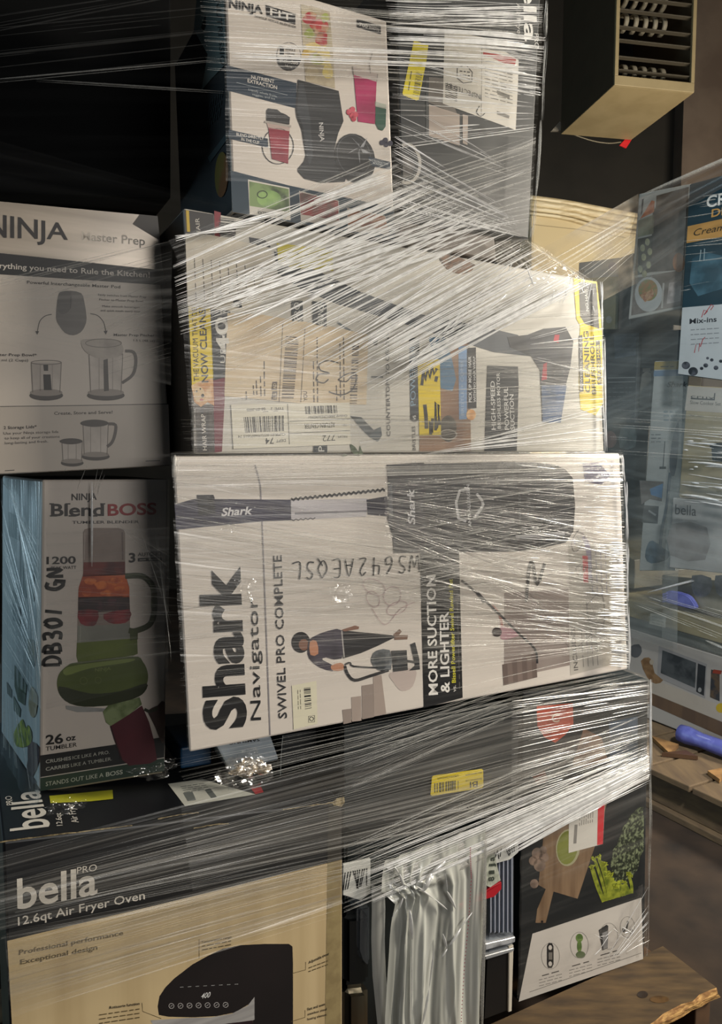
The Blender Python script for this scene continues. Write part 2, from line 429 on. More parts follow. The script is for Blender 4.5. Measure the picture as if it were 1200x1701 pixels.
# wire along the underside and the red tag
def tube(name, pts, r, mat, parent=None, n=8, smooth=True, k=4):
    P = [Vector(p) for p in pts]; out = []
    for i in range(len(P)-1):
        p0, p1, p2, p3 = P[max(0, i-1)], P[i], P[i+1], P[min(len(P)-1, i+2)]
        for s in range(k):
            t = s/k
            out.append(0.5*((2*p1)+(-p0+p2)*t+(2*p0-5*p1+4*p2-p3)*t*t+(-p0+3*p1-3*p2+p3)*t**3))
    out.append(P[-1]); vs = []; fs = []
    for i, p in enumerate(out):
        d = (out[min(i+1, len(out)-1)]-out[max(0, i-1)]).normalized()
        a = d.orthogonal().normalized() if abs(d.z) > 0.95 else d.cross(Vector((0, 0, 1))).normalized(); b = d.cross(a)
        rr_ = r[min(len(r)-1, int(i*len(r)/len(out)))] if isinstance(r, (list, tuple)) else r
        for j in range(n):
            t = 2*math.pi*j/n; vs.append(p + a*math.cos(t)*rr_ + b*math.sin(t)*rr_)
    for i in range(len(out)-1):
        for j in range(n): fs.append((i*n+j, i*n+(j+1) % n, (i+1)*n+(j+1) % n, (i+1)*n+j))
    fs += [tuple(range(n))[::-1], tuple(range((len(out)-1)*n, len(out)*n))]
    return link_mesh(name, vs, fs, [mat], parent=parent, smooth=smooth)
HB = Plane(bl_ + dyn*0.0, -dyn)
tube('wire', [HB.P(954, 224), HB.P(985, 234), HB.P(1012, 238), HB.P(1032, 236)], 0.0035, ink('8d8571'), heater)
tg = [HB.P(1041, 229), HB.P(1052, 229), HB.P(1041, 246), HB.P(1030, 241)]
o = hexa('tag', tg, [p+dyn*0.01 for p in tg], [ink('e8262c', rough=0.5)], parent=heater, bevel=0.001); o['label'] = 'red plastic tag'
o = hexa('mounting_bracket', [HB.P(930, 202), HB.P(933, 203), HB.P(932, 217), HB.P(917, 217)], [HB.P(930, 202)+dyn*0.02, HB.P(933, 203)+dyn*0.02, HB.P(932, 217)+dyn*0.02, HB.P(917, 217)+dyn*0.02], [ink('8f8a80')], parent=heater, bevel=0)
for x in (0.08, W_-0.08):
    tube('hanger_rod', [hq(x, D_/2, HH), hq(x, D_/2, 1.4), hq(x, D_/2, 4.85-hz)], 0.006, ink('3c3833'), heater)

# ---------------------------------------------------------------- pale wrapped bale behind
BL = Plane((0, 4.3, 0), Vector((0.2, -1, 0)))
q = [BL.P(880, 332), BL.P(1085, 366), BL.P(1085, 800), BL.P(880, 800)]
for p in q[2:]: p.z = 0.0
bale_m = ink('d9c9a2', 'cdbb92', scale=4, rough=0.6, bump=0.2)
bale = hexa('wrapped_bale', q, [p+Vector((0.05, 0.5, 0)) for p in q], [bale_m], bevel=0.03, seg=3)
tag(bale, 'pale cream wrapped bale standing against the dark wall under the heater', 'bale')
for dy_, r_ in ((-4, 0.018), (4, 0.022), (13, 0.016), (21, 0.01)):
    o = tube('rolled_sheet', [BL.P(880, 333+dy_, 0.01), BL.P(940, 341+dy_, 0.015), BL.P(1000, 353+dy_*1.2, 0.012), BL.P(1085, 368+dy_, 0.01)], r_, ink('e2d5b4', 'c8b68f', scale=12, stretch=(1, 1, 6)), bale)
sp = Part(bale, BL.at(0.0005), 'seam')
sp.line([(886, 373), (960, 381), (1040, 395)], 1.2, '9b8a68').line([(884, 376), (884, 470)], 1.2, 'a89772').build()

# ================================================================ the near pallet
pallet = empty('wood_pallet', (0.2, 1.3, 0), 'rough wooden pallet carrying the tall front stack of wrapped boxes', 'pallet')
wood = ink('6b563a', '463829', scale=7, rough=0.8, stretch=(2.2, 9, 9), thr=(0.3, 0.7), bump=0.4)
wend = ink('c49a5e', '8a6236', scale=50, rough=0.8, stretch=(1, 1, 4), bump=1.0)
DECK = 0.144; uR = 0.688
def along(u, s, z): return Vector((0, 1.05, 0)) + U*u + N*s + Vector((0, 0, z))
def pbox(name, u0, u1, s0, s1, z0, z1, mats, midx=None, bev=0.002, jag=0.0):
    f = [along(u0, s1, z1), along(u1, s1, z1), along(u1, s1, z0), along(u0, s1, z0)]
    b = [along(u0, s0, z1), along(u1, s0, z1), along(u1, s0, z0), along(u0, s0, z0)]
    return hexa(name, f, b, mats, parent=pallet, bevel=bev, midx=midx)
ends = [1, 0, 0, 0, 1, 1]
c = FRONT
pr = H(DECK).P(1195, 1640); uR = (pr-Vector((0, 1.05, DECK))).dot(U); sR = (pr-Vector((0, 1.05, DECK))).dot(N)
# front board with a splintered front edge
vs = []; n = 60; rr = random.Random(3)
for i in range(n+1):
    u = -0.75 + (uR+0.75)*i/n; j = rr.uniform(-0.006, 0.004)
    for (s_, z_) in ((sR+j, DECK), (sR+j*0.4+0.003, DECK-0.008+rr.uniform(-.002, .002)), (sR+rr.uniform(-.003, .002), DECK-0.019), (-0.008, DECK-0.019), (-0.008, DECK)):
        vs.append(along(u + (rr.uniform(-.006, .004) if i == n else 0), s_, z_))
fs = []; mi = []
for i in range(n):
    for q in range(5):
        fs.append((5*i+q, 5*i+5+q, 5*i+5+(q+1) % 5, 5*i+(q+1) % 5)); mi.append(1 if q in (0, 1) else 0)
fs += [(0,1,2,3,4), tuple(5*n+k for k in (4,3,2,1,0))]; mi += [1, 1]
o = link_mesh('deck_board', vs, fs, [wood, wend], mi, parent=pallet)
for s1, w in ((-0.075, 0.09), (-0.24, 0.10), (-0.40, 0.09), (-0.56, 0.10), (-0.72, 0.09), (-0.88, 0.10)):
    pbox('deck_board', -0.75, uR-0.01, s1-w, s1, DECK-0.019, DECK, [wood, wend], ends)
for u in (-0.74, -0.05, uR-0.045):
    pbox('stringer', u, u+0.04, -0.98, sR-0.012, 0.019, DECK-0.019, [ink('5a4029', '3b2a1c', scale=8, rough=0.8)])
for s1 in (sR-0.01, -0.4, -0.88):
    pbox('bottom_board', -0.75, uR, s1-0.09, s1, 0.0, 0.019, [wood, wend], ends)
pk = Part(pallet, Plane((0, 0, DECK+0.0004), (0, 0, 1)), 'wood_knot'); pk.ell(1068, 1652, 9, 6, ink('2a1c10')).ell(1096, 1660, 16, 6, ink('4d3820', '6b5030', scale=40)).build()

# ================================================================ bottom row of the near stack
K = '14161a'; WH = 'd6cec6'; BK = '15161a'
# ---- air fryer carton
hh = 0.4327; ztop = EYE-hh
AF = FRONT.at(0.03)
tanb = ink('c9b48c', 'b59f78', scale=30, rough=0.5, stretch=(1, 1, 0.06), thr=(0.35, 0.7)); blk = ink('15171b', wear=0.2); side_o = ink('3c3a2c', rough=0.5)
tl, tr = AF.P(4, 1398), AF.P(569, 1330); 
f = [tl, tr, Vector((tr.x, tr.y, DECK+0.001)), Vector((tl.x, tl.y, DECK+0.001))]
bD = -N*0.42 + U*0.0
af = hexa('air_fryer_oven_carton', f, [p+bD for p in f], [blk, tanb, side_o], bevel=0.003, midx=[0, 0, 0, 0, 2, 0])
tag(af, 'large kraft and black air fryer oven carton at the bottom, nearest the camera', 'box')
pl = AF.at(0.0002)
p = Part(af, pl, 'kraft_panel', 'kraft brown printed lower panel')
p.poly([(12, 1563), (300, 1494), (568, 1428), (568, 1756), (24, 1775)], tanb, 0.5).build()
p = Part(af, pl, 'lettering')
cw = ink('d8d2c8')
p.text('bella', (29, 1510), (162, 1484), (-1, -50), cw, bold=0.0175, up1=(0, -47))
p.text('PRO', (128, 1451.5), (161, 1446), (0, -11), cw, bold=0.0)
p.text('12.6qt Air Fryer Oven', (30, 1537.5), (241, 1493.5), (-0.5, -14), cw, bold=0.0090)
gt = ink('5d5036')
p.text('Professional performance', (32, 1586), (205, 1553), (0, -8), gt, bold=0.0100)
p.text('Exceptional design', (34, 1602), (162, 1577), (0, -8), gt, bold=0.0100)
p.text('Rotisserie function', (182, 1676), (232, 1669), (0, -4.5), BK, bold=0.0150)
p.text('Adjustable timer', (513, 1601), (547, 1586), (0, -4.5), BK, bold=0.0150)
p.text('Fast and even', (511, 1679), (540, 1670), (0, -4.5), BK, bold=0.0150)
p.text('stainless steel', (511, 1687), (543, 1678), (0, -4), BK, bold=0.0100)
p.text('heating element', (511, 1695), (543, 1687), (0, -4), BK, bold=0.0100)
p.text('Temperature range', (335, 1567), (385, 1558), (0, -4), gt, bold=0.0100)
for i in range(3):
    p.greek((165, 1686+i*7), (232, 1676+i*7), 1.5, gt, words=6)
    if i < 2: p.greek((336, 1572+i*6), (384, 1563+i*6), 1.5, gt); p.greek((513, 1608+i*6), (545, 1596+i*6), 1.5, gt)
for l in ([(331, 1560), (331, 1592)], [(486, 1617), (508, 1611), (508, 1598)], [(236, 1666), (237, 1680), (268, 1692)], [(484, 1697), (507, 1690), (507, 1678)]):
    p.line(l, 0.9, gt)
p.build()
p = Part(af, pl, 'product_picture')
ov = ink('1d1a1b', '241f20', scale=4, wear=0.1)
p.poly([(262, 1672), (265, 1655), (275, 1640), (290, 1625), (320, 1602), (345, 1588), (370, 1576), (400, 1570), (440, 1568), (480, 1568), (486, 1572), (487, 1600), (487, 1740), (420, 1740), (420, 1700), (422, 1660), (414, 1668), (390, 1682), (360, 1688), (320, 1690), (280, 1689), (264, 1686)], ov, 1)
p.poly([(250, 1695), (310, 1691), (350, 1690), (385, 1684), (412, 1670), (423, 1656), (423, 1694), (395, 1702), (350, 1712), (260, 1712)], ink('a9a7a6', '8c8a8a', scale=20, stretch=(0.1, 0.1, 3)), 2)
p.poly([(380, 1700), (420, 1695), (420, 1740), (300, 1740), (300, 1712)], '2a1d22', 3)
p.text('400', (334, 1659), (349, 1656.5), (1.5, -9), 'e6e6e6', L=4, bold=0.0050, shear=0.2)
for i in range(8): p.line([(299+i*13, 1640-i*0.7), (305+i*13, 1639.5-i*0.7)], 1.2, '8a8a8a', 4)
for i in range(7):
    x, y = 285+i*15, 1671-i*0.3
    p.ring(x, y, 4.2, 4.2, 0.9, 'b8b4b4', 4, n=14)
    p.line([(x-2, y+1.2), (x+2, y-1.2)], 0.9, 'b8b4b4', 4)
p.build()
p = Part(af, pl, 'packing_tape', 'clear tape down the carton edge')
p.poly([(546, 1334), (567, 1331), (567, 1720), (540, 1720)], ink('9a8a64', '8a7a58', rough=0.2), 3)
p.poly([(546, 1334), (567, 1331), (567, 1428), (544, 1434)], ink('3c3a36', rough=0.2), 4).build()
# worn, torn top edge showing raw board
tear = ink('a39472', '6c5f45', scale=200)
rr = random.Random(5)
TP = Plane(tl, (tr-tl).cross(-N)); TP = TP if TP.n.z > 0 else Plane(tl, -TP.n); TP = TP.at(0.0004)
p = Part(af, pl, 'torn_edge', 'frayed bare cardboard edge')
for seg in ([(0, 1399), (60, 1391), (140, 1381), (220, 1371)], [(262, 1361), (300, 1353), (330, 1350)], [(322, 1376), (350, 1371), (380, 1368)], [(470, 1345), (520, 1338), (556, 1333)]):
    up_ = [(x, y-rr.uniform(0.3, 1.8)) for x, y in catmull(seg, False, 6)]; dn = [(x, y+rr.uniform(0.2, 1.2)) for x, y in catmull(seg, False, 6)]
    p.poly(up_+dn[::-1], tear, 6)
p.poly([(552, 1333), (560, 1326), (572, 1324), (573, 1333), (568, 1340), (555, 1338)], tear, 6).build()
p = Part(af, TP, 'top_lettering', 'white lettering on the black top')
p.text('bella', (82, 1373), (64, 1312), (-66, 8), cw, L=1, bold=0.0150, up1=(-44, 4))
p.text('PRO', (22, 1337), (19, 1322), (-11, 1), cw, L=1)
p.text('12.6qt', (104, 1371), (101, 1350), (-10, 1), cw, L=1, bold=0.0050)
p.text('Air Fryer', (131, 1366), (121, 1334), (-12, 1), cw, L=1, bold=0.0050)
p.build()
p = Part(af, TP, 'yellow_tag', 'yellow-green tag'); p.poly([(82, 1322), (187, 1312), (188, 1327), (150, 1331), (84, 1334)], 'c2c12e', 2).build()
p = Part(af, TP, 'shipping_label', 'pale shipping label')
p.poly([(279, 1302), (336, 1294), (425, 1319.5), (307.5, 1339)], 'c5c6bd', 2)
p.poly([(417, 1310), (434, 1307), (438, 1316), (425, 1319.5)], 'a3242b', 3)
p.poly([(304, 1317), (320, 1315), (326, 1329), (312, 1331)], '6d7270', 3).poly([(340, 1312), (350, 1310), (361, 1324), (351, 1326)], '5b6160', 3)
for i in range(4): p.greek((300+i*2, 1307+i*3), (340+i*3, 1301+i*3), 1, '6b706d', L=3, words=4)
p.build()
# ---- small white and blue electronics carton crushed under the vacuum carton
sm, sp_ = carton('phone_carton', 'small crushed white and blue electronics carton under the big vacuum carton', [(358, 1237), (450, 1222), (464, 1262), (383, 1282)], -0.06, 0.10, [ink('b9c3cb', 'a7b2bb', scale=15), ink('8a9298')], midx=[0, 1, 0, 1, 1, 1])
p = Part(sm, sp_, 'lettering'); p.text('SAMSUNG', (431, 1226), (381, 1232), (0.6, 5), BK, bold=0.0100).build()
# dark carton behind it
dk, dpl = carton('slim_dark_carton', 'slim matt black carton behind the small crushed white carton', [(468, 1222), (528, 1211), (528, 1262), (466, 1272)], -0.075, 0.16, [ink('1a1d20', rough=0.55)])
p = Part(dk, dpl, 'pale_edge', 'pale edges, one a lit edge put into the colour')  # pale edge lines; the lit grey edge is put into the colour
p.line([(470, 1222), (467, 1260), (466, 1300), (465, 1332)], 1.3, '8e9290').line([(548, 1215), (549, 1290)], 1.2, '787d7b').ell(526, 1304, 8, 3.6, 'a9acab', 3).build()
bl2, _ = carton('blue_carton', 'narrow dark blue carton end between the tumbler blender box and crushed white carton', [(300, 1243), (352, 1236), (352, 1270), (300, 1278)], -0.10, 0.10, [ink('123a5c')])

# ---- black countertop appliance with clear tank
AP = FRONT.at(-0.02)
app = empty('countertop_ice_maker', AP.P(700, 1690), 'black countertop appliance with clear side tank and yellow label', 'appliance')
app.location.z = DECK
blackp = ink('23272a', '1c1f22', scale=3, rough=0.35)
def solid(name, pts, off, depth, mat, lab=None, parent=app, smooth=0, bevel=0.004, plane=FRONT):
    """a prism: outline on a plane, pushed back by depth, edges rounded"""
    pl_ = plane.at(off)
    if smooth: pts = catmull(pts, True, smooth)
    f_ = [pl_.P(*q) for q in pts]
    if plane is FRONT:
        for q_ in f_: q_.z = max(q_.z, DECK+0.0015)
    base = sum(f_, Vector())/len(f_)
    bm = bmesh.new(); A = [bm.verts.new(p_-base) for p_ in f_]; B = [bm.verts.new(p_-pl_.n*depth-base) for p_ in f_]; n_ = len(f_)
    bm.faces.new(A); bm.faces.new(B[::-1])
    for i in range(n_): bm.faces.new([A[i], B[i], B[(i+1) % n_], A[(i+1) % n_]])
    bmesh.ops.recalc_face_normals(bm, faces=bm.faces)
    if bevel: bmesh.ops.bevel(bm, geom=[e for e in bm.edges if e.calc_length() > bevel], offset=bevel, segments=3, affect='EDGES', clamp_overlap=True)
    me = bpy.data.meshes.new(name); bm.to_mesh(me); bm.free(); me.materials.append(mat)
    for pp in me.polygons: pp.use_smooth = False
    o_ = bpy.data.objects.new(name, me); COL.objects.link(o_); o_.location = base
    if parent: under(o_, parent)
    if lab: o_['label'] = lab
    return o_
solid('housing', [(572, 1210), (700, 1196), (838, 1172), (852, 1176), (861, 1190), (862, 1240), (856, 1342), (700, 1372), (572, 1400), (572, 1212)], 0.0, 0.26, blackp, 'matt black upper housing')
solid('front_rib', [(574, 1294), (640, 1285), (780, 1254), (850, 1222), (860, 1208), (861, 1225), (852, 1236), (780, 1262), (640, 1292), (574, 1302)], 0.003, 0.01, ink('2c3032', rough=0.3), bevel=0.001)
solid('overhang', [(575, 1378), (640, 1360), (780, 1340), (848, 1326), (856, 1338), (854, 1347), (800, 1360), (700, 1384), (640, 1393), (600, 1398)], 0.012, 0.12, ink('1a1c1f', rough=0.3), 'glossy black lip')
pl = FRONT.at(0.0034)
p = Part(app, pl, 'barcode_sticker', 'yellow barcode sticker')
p.poly([(718, 1291), (720, 1288.5), (800, 1277), (803, 1279), (803.5, 1306), (801, 1309), (718, 1322), (715.5, 1320)], 'e0c81e', 1)
p.bars([(722, 1301), (759, 1296), (759, 1312), (722, 1317)], 14, '2b2a14', 3)
p.line([(761.5, 1297), (761.5, 1311)], 0.8, BK, 3)
p.text('BI', (794, 1297.5), (781, 1299), (0, 10), BK, L=3, bold=0.0100)
p.text('LPJZ0022002609', (762, 1287), (727, 1292), (0, 3), '4d4818', L=3).text('PKG0001021108', (801, 1292), (774, 1296), (0, 2.6), '4d4818', L=3).text('SKU 40A050A09', (801, 1282), (774, 1286), (0, 2.6), '4d4818', L=3)
p.build()
# body below: dark core, stainless columns, clear ribbed tank
solid('body', [(574, 1395), (620, 1392), (800, 1358), (806, 1360), (806, 1650), (805, 1700), (622, 1740), (574, 1750)], -0.04, 0.2, ink('2b3336', rough=0.4), 'dark front body')
steel = ink('8d8574', '3a342b', scale=14, rough=0.28, metal=0.9, stretch=(1, 1, 0.05))
solid('steel_column', [(572, 1644), (617, 1640), (617, 1745), (572, 1750)], -0.012, 0.05, steel, 'stainless column', bevel=0.012)
solid('column_cap', [(571, 1520), (617, 1518), (617, 1640), (571, 1644)], -0.01, 0.05, ink('17191a', rough=0.3), bevel=0.01)
solid('base', [(806, 1582), (852, 1572), (852, 1680), (800, 1700)], -0.002, 0.18, ink('141517', rough=0.3), 'black base', bevel=0.006)
solid('edge_strip', [(846, 1574), (854, 1570), (851, 1680), (845, 1682)], 0.001, 0.006, ink('cfc7b8', rough=0.3), bevel=0.001)
m, nt, out = mk('clear_plastic')
tr_ = nd(nt, 'ShaderNodeBsdfTransparent'); tr_.inputs[0].default_value = (0.86, 0.9, 0.93, 1)
gl_ = nd(nt, 'ShaderNodeBsdfGlossy'); gl_.inputs['Roughness'].default_value = 0.12
df_ = nd(nt, 'ShaderNodeBsdfDiffuse'); df_.inputs[0].default_value = rgb('aeb6c4')
nz = nd(nt, 'ShaderNodeTexNoise'); nz.inputs['Scale'].default_value = 25
fr_ = nd(nt, 'ShaderNodeMapRange'); fr_.inputs[3].default_value = 0.12; fr_.inputs[4].default_value = 0.35
nt.links.new(nz.outputs['Fac'], fr_.inputs[0])
mx0 = nd(nt, 'ShaderNodeMixShader'); mx0.inputs[0].default_value = 0.5
nt.links.new(gl_.outputs[0], mx0.inputs[1]); nt.links.new(df_.outputs[0], mx0.inputs[2])
mx = nd(nt, 'ShaderNodeMixShader'); nt.links.new(fr_.outputs[0], mx.inputs[0]); nt.links.new(tr_.outputs[0], mx.inputs[1]); nt.links.new(mx0.outputs[0], mx.inputs[2])
nt.links.new(mx.outputs[0], out.inputs[0]); CLEAR = m
tank = solid('water_tank', [(808, 1362), (854, 1350), (858, 1380), (857, 1570), (850, 1582), (808, 1592)], -0.002, 0.12, CLEAR, 'clear ribbed plastic tank', bevel=0.006)
for x in (815, 822, 829, 836, 843, 850):
    o = solid('tank_rib', [(x, 1400), (x+2.2, 1399), (x+2.0, 1548), (x, 1550)], 0.001, 0.006, ink('9aa0b0', rough=0.15), parent=app, bevel=0)
solid('tank_collar', [(806, 1568), (858, 1556), (857, 1566), (806, 1580)], 0.003, 0.02, ink('a9abb0', '6b6d70', scale=40, rough=0.2), bevel=0.002)
solid('tank_collar', [(806, 1588), (856, 1574), (855, 1581), (806, 1596)], 0.003, 0.02, ink('8b8d90', rough=0.2), bevel=0.002)
solid('left_tank', [(595, 1508), (616, 1504), (616, 1600), (610, 1608), (600, 1598), (594, 1580)], -0.006, 0.03, CLEAR, bevel=0.004)
# zigzag-printed tape wrapped round the tank
tape_m = ink('d8d8d2', rough=0.45)
def ziz(pts, seedn, x0, x1, yf, h):
    o_ = solid('printed_tape', pts, 0.010, 0.004, tape_m, 'white tape printed with crossed black strokes', bevel=0.0008)
    q_ = Part(app, FRONT.at(0.0102), 'tape_print'); r_ = random.Random(seedn); x = x0
    while x < x1:
        y = yf(x); a_ = r_.uniform(-7, 9)
        q_.line([(x, y+h*0.2), (x+a_, y+h*0.85)], 1.5, BK, 2); x += r_.uniform(3, 5)
    q_.build()
ziz([(813, 1410), (862, 1388), (862, 1416), (848, 1428), (820, 1436)], 3, 818, 856, lambda x: 1405-(x-818)*0.45, 30)
ziz([(813, 1384), (860, 1366), (861, 1374), (813, 1394)], 4, 816, 856, lambda x: 1384-(x-816)*0.4, 10)
ziz([(570, 1436), (616, 1426), (616, 1484), (600, 1496), (570, 1487)], 8, 574, 612, lambda x: 1440-(x-574)*0.2, 46)
# red strap and printed paper tongue
solid('red_strap', [(762, 1512), (820, 1472), (834, 1465), (834, 1477), (822, 1490), (766, 1506)], 0.013, 0.006, ink('b0202b', rough=0.4), 'red plastic strap', bevel=0.001)
o = solid('paper_tongue', [(806, 1400), (822, 1420), (832, 1462), (815, 1474), (806, 1470)], 0.014, 0.001, ink('b7baad', '8b9083', scale=90), bevel=0)
q_ = Part(app, FRONT.at(0.0142), 'lettering')
for i in range(4): q_.text('aji8'[i], (822-0.2*i, 1430+i*11), (822-0.2*i, 1423+i*11), (-9, 1), '3f463f', bold=0.0150)
q_.build()

# ---- juicer carton at the right corner
_1, _2 = H(0.1455).P(862, 1665), H(0.1455).P(1071, 1592)
JPL = Plane(_1, Vector((-(_2-_1).y, (_2-_1).x, 0))); JPL = JPL if JPL.n.y < 0 else Plane(_1, -JPL.n)
jb, jp = carton('juicer_carton', 'black juicer carton with printed cutting board and celery at the right corner', [(870, 1150), (1078, 1128), (1071, 1592), (862, 1665)], 0.0, 0.30, [ink('1b1f22'), ink('22282a', rough=0.3)], midx=[0, 1, 1, 1, 1, 1], plane=JPL)
p = Part(jb, jp, 'printed_picture')
p.poly([(892, 1173), (952, 1168), (953, 1203), (940, 1220), (923, 1234), (905, 1225), (893, 1206)], ink('c8553a', 'a8452f', scale=30))
p.text('C', (917, 1200), (930, 1199), (0, -14), 'e3c9b4', L=3, bold=0.0150)
p.poly([(951, 1270), (970, 1210), (1000, 1225), (1010, 1262), (975, 1275)], ink('8a6a55', '6d5444', scale=25))
p.poly([(1012, 1200), (1060, 1190), (1060, 1300), (1015, 1300)], ink('3f4c5c', '232b35', scale=18))
p.poly([(885, 1290), (905, 1280), (912, 1296), (893, 1305)], ink('7a4a3a'))
wd = ink('8b7259', '6f5843', scale=22, stretch=(3, 3, 0.35), thr=(0.35, 0.65))
p.poly([(905, 1372), (930, 1340), (975, 1315), (1010, 1315), (1010, 1330), (989, 1405), (960, 1493), (920, 1481), (907, 1533), (890, 1533), (893, 1510), (907, 1477), (895, 1470)], wd, 1)
p.ell(944, 1408, 20, 31, 'a9a684', 2, rot=6).ell(943, 1408, 17, 28, ink('6f7530', '808642', scale=30), 3, rot=6)
p.poly([(946, 1333), (1006, 1323), (1002, 1402), (945, 1417)], 'dcd8d0', 4).poly([(994, 1326), (1005.5, 1324), (1002, 1402), (992.5, 1404)], 'd2333c', 5)
p.poly([(955, 1370), (960, 1369.5), (958, 1401), (953, 1401.5)], '8d8a86', 5)
for i in range(7): p.greek((963+i*3.6, 1372-i), (965+i*3.6, 1334-i), 1.1, '8b8782', words=4)
cel = ink('959c34', '5a671c', scale=90, thr=(0.35, 0.65))
rr = random.Random(9)
for i in range(11):
    x0, y0 = 1004+i*4.6, 1498-i*1.4
    x1, y1 = 985+i*6.0+rr.uniform(-3, 3), 1450-12*math.sin(i*0.7)-rr.uniform(0, 16)+i*2.2
    p.line([(x0, y0), ((x0+x1)/2+rr.uniform(-2, 2), (y0+y1)/2), (x1, y1)], rr.uniform(5, 7.5), cel, 2+i % 3, smooth=3)
    for k in range(3): p.poly([(x1+rr.uniform(-7, 7), y1+rr.uniform(-9, 3)) for _ in range(5)], ink('a9b23a'), 5)
kale = ink('20271b', '7c8666', scale=190, thr=(0.46, 0.66))
pts = []
for i in range(40):
    t = 2*math.pi*i/40; r_ = 1+rr.uniform(-0.1, 0.12)
    x = 1043+24*math.cos(t)*r_; y = 1412+66*math.sin(t)*r_; x += (1412-y)*0.28+2; pts.append((min(x, 1070), y))
p.poly(pts, kale, 1)
for x, y, r_ in ((893, 1418, 9), (904, 1424, 8), (897, 1437, 10), (886, 1430, 7), (888, 1468, 7), (903, 1412, 6)): p.ell(x, y, r_, r_*1.1, ink('8f7a6c', '6a5a50', scale=40), 2)
p.ell(901, 1531, 2, 2, BK, 3)
p.build()
p = Part(jb, jp, 'lower_panel', 'white printed panel with small product pictures')
p.poly([(885, 1551), (1066, 1491), (1069, 1593), (862, 1664)], 'cfc9c2', 1)
for cx, cy, rx in ((915, 1588, 15), (963, 1570, 15), (1012, 1555, 15), (1043, 1540, 12)): p.ring(cx, cy, rx, rx*1.45, 0.8, '9a9691', 3)
p.poly([(909, 1572), (912, 1566), (917, 1566), (920, 1572), (920, 1602), (917, 1608), (911, 1608), (909, 1602)], BK, 3)
p.ell(914.5, 1574, 3, 4, 'cfc9c2', 4).ell(914.5, 1601, 3, 4, 'cfc9c2', 4).poly([(912, 1582), (918, 1582), (918, 1594), (912, 1594)], '77736e', 4)
gr = ink('6f8f45', '4d6a30', scale=90)
p.ell(963, 1558, 6, 7, gr, 3).ell(963, 1572, 4, 10, gr, 3).ell(965, 1586, 8, 6, ink('5a6b48'), 3)
p.poly([(995, 1545), (1008, 1536), (1011, 1538), (1010, 1575), (1001, 1579)], ink('2b2d30'), 3).poly([(1001, 1550), (1010, 1546), (1010, 1574), (1003, 1577)], '8b8b8c', 4)
p.line([(1044, 1530), (1041, 1545)], 3, BK, 3).ell(1037, 1545, 3, 4, '4b4b4b', 3).ell(1050, 1548, 4, 5, '9b9894', 3)
for cx, cy in ((915, 1617), (965, 1601), (1012, 1583)):
    p.greek((cx-14, cy+4), (cx+14, cy-4), 1.6, '4a4745', L=3, words=2)
    for i in range(3): p.greek((cx-19, cy+11+i*5), (cx+19, cy+1+i*5), 1.0, '7c7874', L=3, words=4)
p.line([(880, 1648), (1066, 1583)], 0.8, '6c6965', 3).build()

# ================================================================ long vacuum carton (lying on its side)
PUR = ink('2a2740', '1f1d30', scale=10); DG = ink('33343a', '27282d', scale=12)
sh, spn = carton('upright_vacuum_carton', 'long white upright vacuum carton lying on its side at the centre of the stack', [(287, 758), (1030, 753), (1043, 1112), (314, 1250)], 0.0, 0.30, [ink(WH, wear=0.05), ink('2a3231')], D=-N*0.28+U*0.075, midx=[0, 1, 0, 0, 1, 0])
p = Part(sh, spn, 'lettering')
p.text('Shark', (407, 1208), (396, 941), (-66, 6), BK, bold=0.0375, up1=(-64, 1))
p.text('Navigator', (434, 1196), (428, 992), (-17, 1), BK, bold=0.0)
p.text('SWIVEL PRO COMPLETE', (477, 1193), (468, 922), (-14, 1), '2d2d31', bold=0.0100)
p.build()
p = Part(sh, spn, 'product_picture')
p.poly([(314, 900), (433, 800), (640, 770), (700, 765), (640, 860), (430, 862)], ink('b7b2ab', 'c6c0b8', scale=5), 0.4) if False else None
p.line([(424, 772), (429, 790), (433, 808), (437, 900), (449, 1221)], 2.2, '8a868a', 2)
p.poly([(290, 838), (318, 830), (356, 824), (357, 829), (483, 830), (484, 864), (435, 866), (293, 880)], PUR, 3)
p.poly([(327, 822), (355, 822), (358, 853), (330, 856)], '1b1b22', 4)
for i in range(3): p.line([(331, 832+i*6), (345, 832+i*6)], 1.5, '3c3c46', 5)
p.poly([(484, 831), (611, 828), (609, 858), (484, 864)], ink('aeaab0', 'c4c0c4', scale=20, stretch=(0.2, 0.2, 4)), 2)
p.line([(490, 853), (610, 849)], 3.5, '6d6a72', 3)
zz = [(484+i*4, 829-i*0.42+(1.6 if i % 2 else -1.6)) for i in range(40)]
p.line(zz, 2.2, BK, 4); p.line([(x, y+2) for x, y in zz], 1.6, '3a3a42', 3)
p.line([(484+i*4, 864-i*0.3+(1.2 if i % 2 else -1.2)) for i in range(11)], 1.4, BK, 4)
p.poly([(609, 830), (645, 824), (647, 858), (611, 855)], PUR, 3)
p.poly([(642, 772), (837, 767), (890, 768), (923, 772), (940, 780), (952, 794), (956, 840), (953, 883), (941, 901), (900, 910), (859, 916), (654, 919), (652, 890), (643.6, 862), (646, 820)], DG, 3)
p.poly([(642, 772), (705, 768), (706, 917), (654, 919), (652, 890), (643.6, 862), (646, 820)], ink('24242e', '1c1c26', scale=9), 4)
p.poly([(645, 805), (652, 805), (653, 860), (646, 862)], '54555c', 5)
p.line([(860, 775), (862, 914)], 1.4, '17181b', 5); p.line([(790, 770), (792, 800)], 1.2, '17181b', 5)
p.poly([(857, 889), (938, 883), (939, 889), (858, 895)], '9c9ca0', 6)
p.ring(734, 839, 13, 18, 1.2, '4a4b51', 6)
p.line([(775, 866), (762, 861), (758, 835), (764, 815), (779, 812)], 4.5, 'b0b0b2', 6)
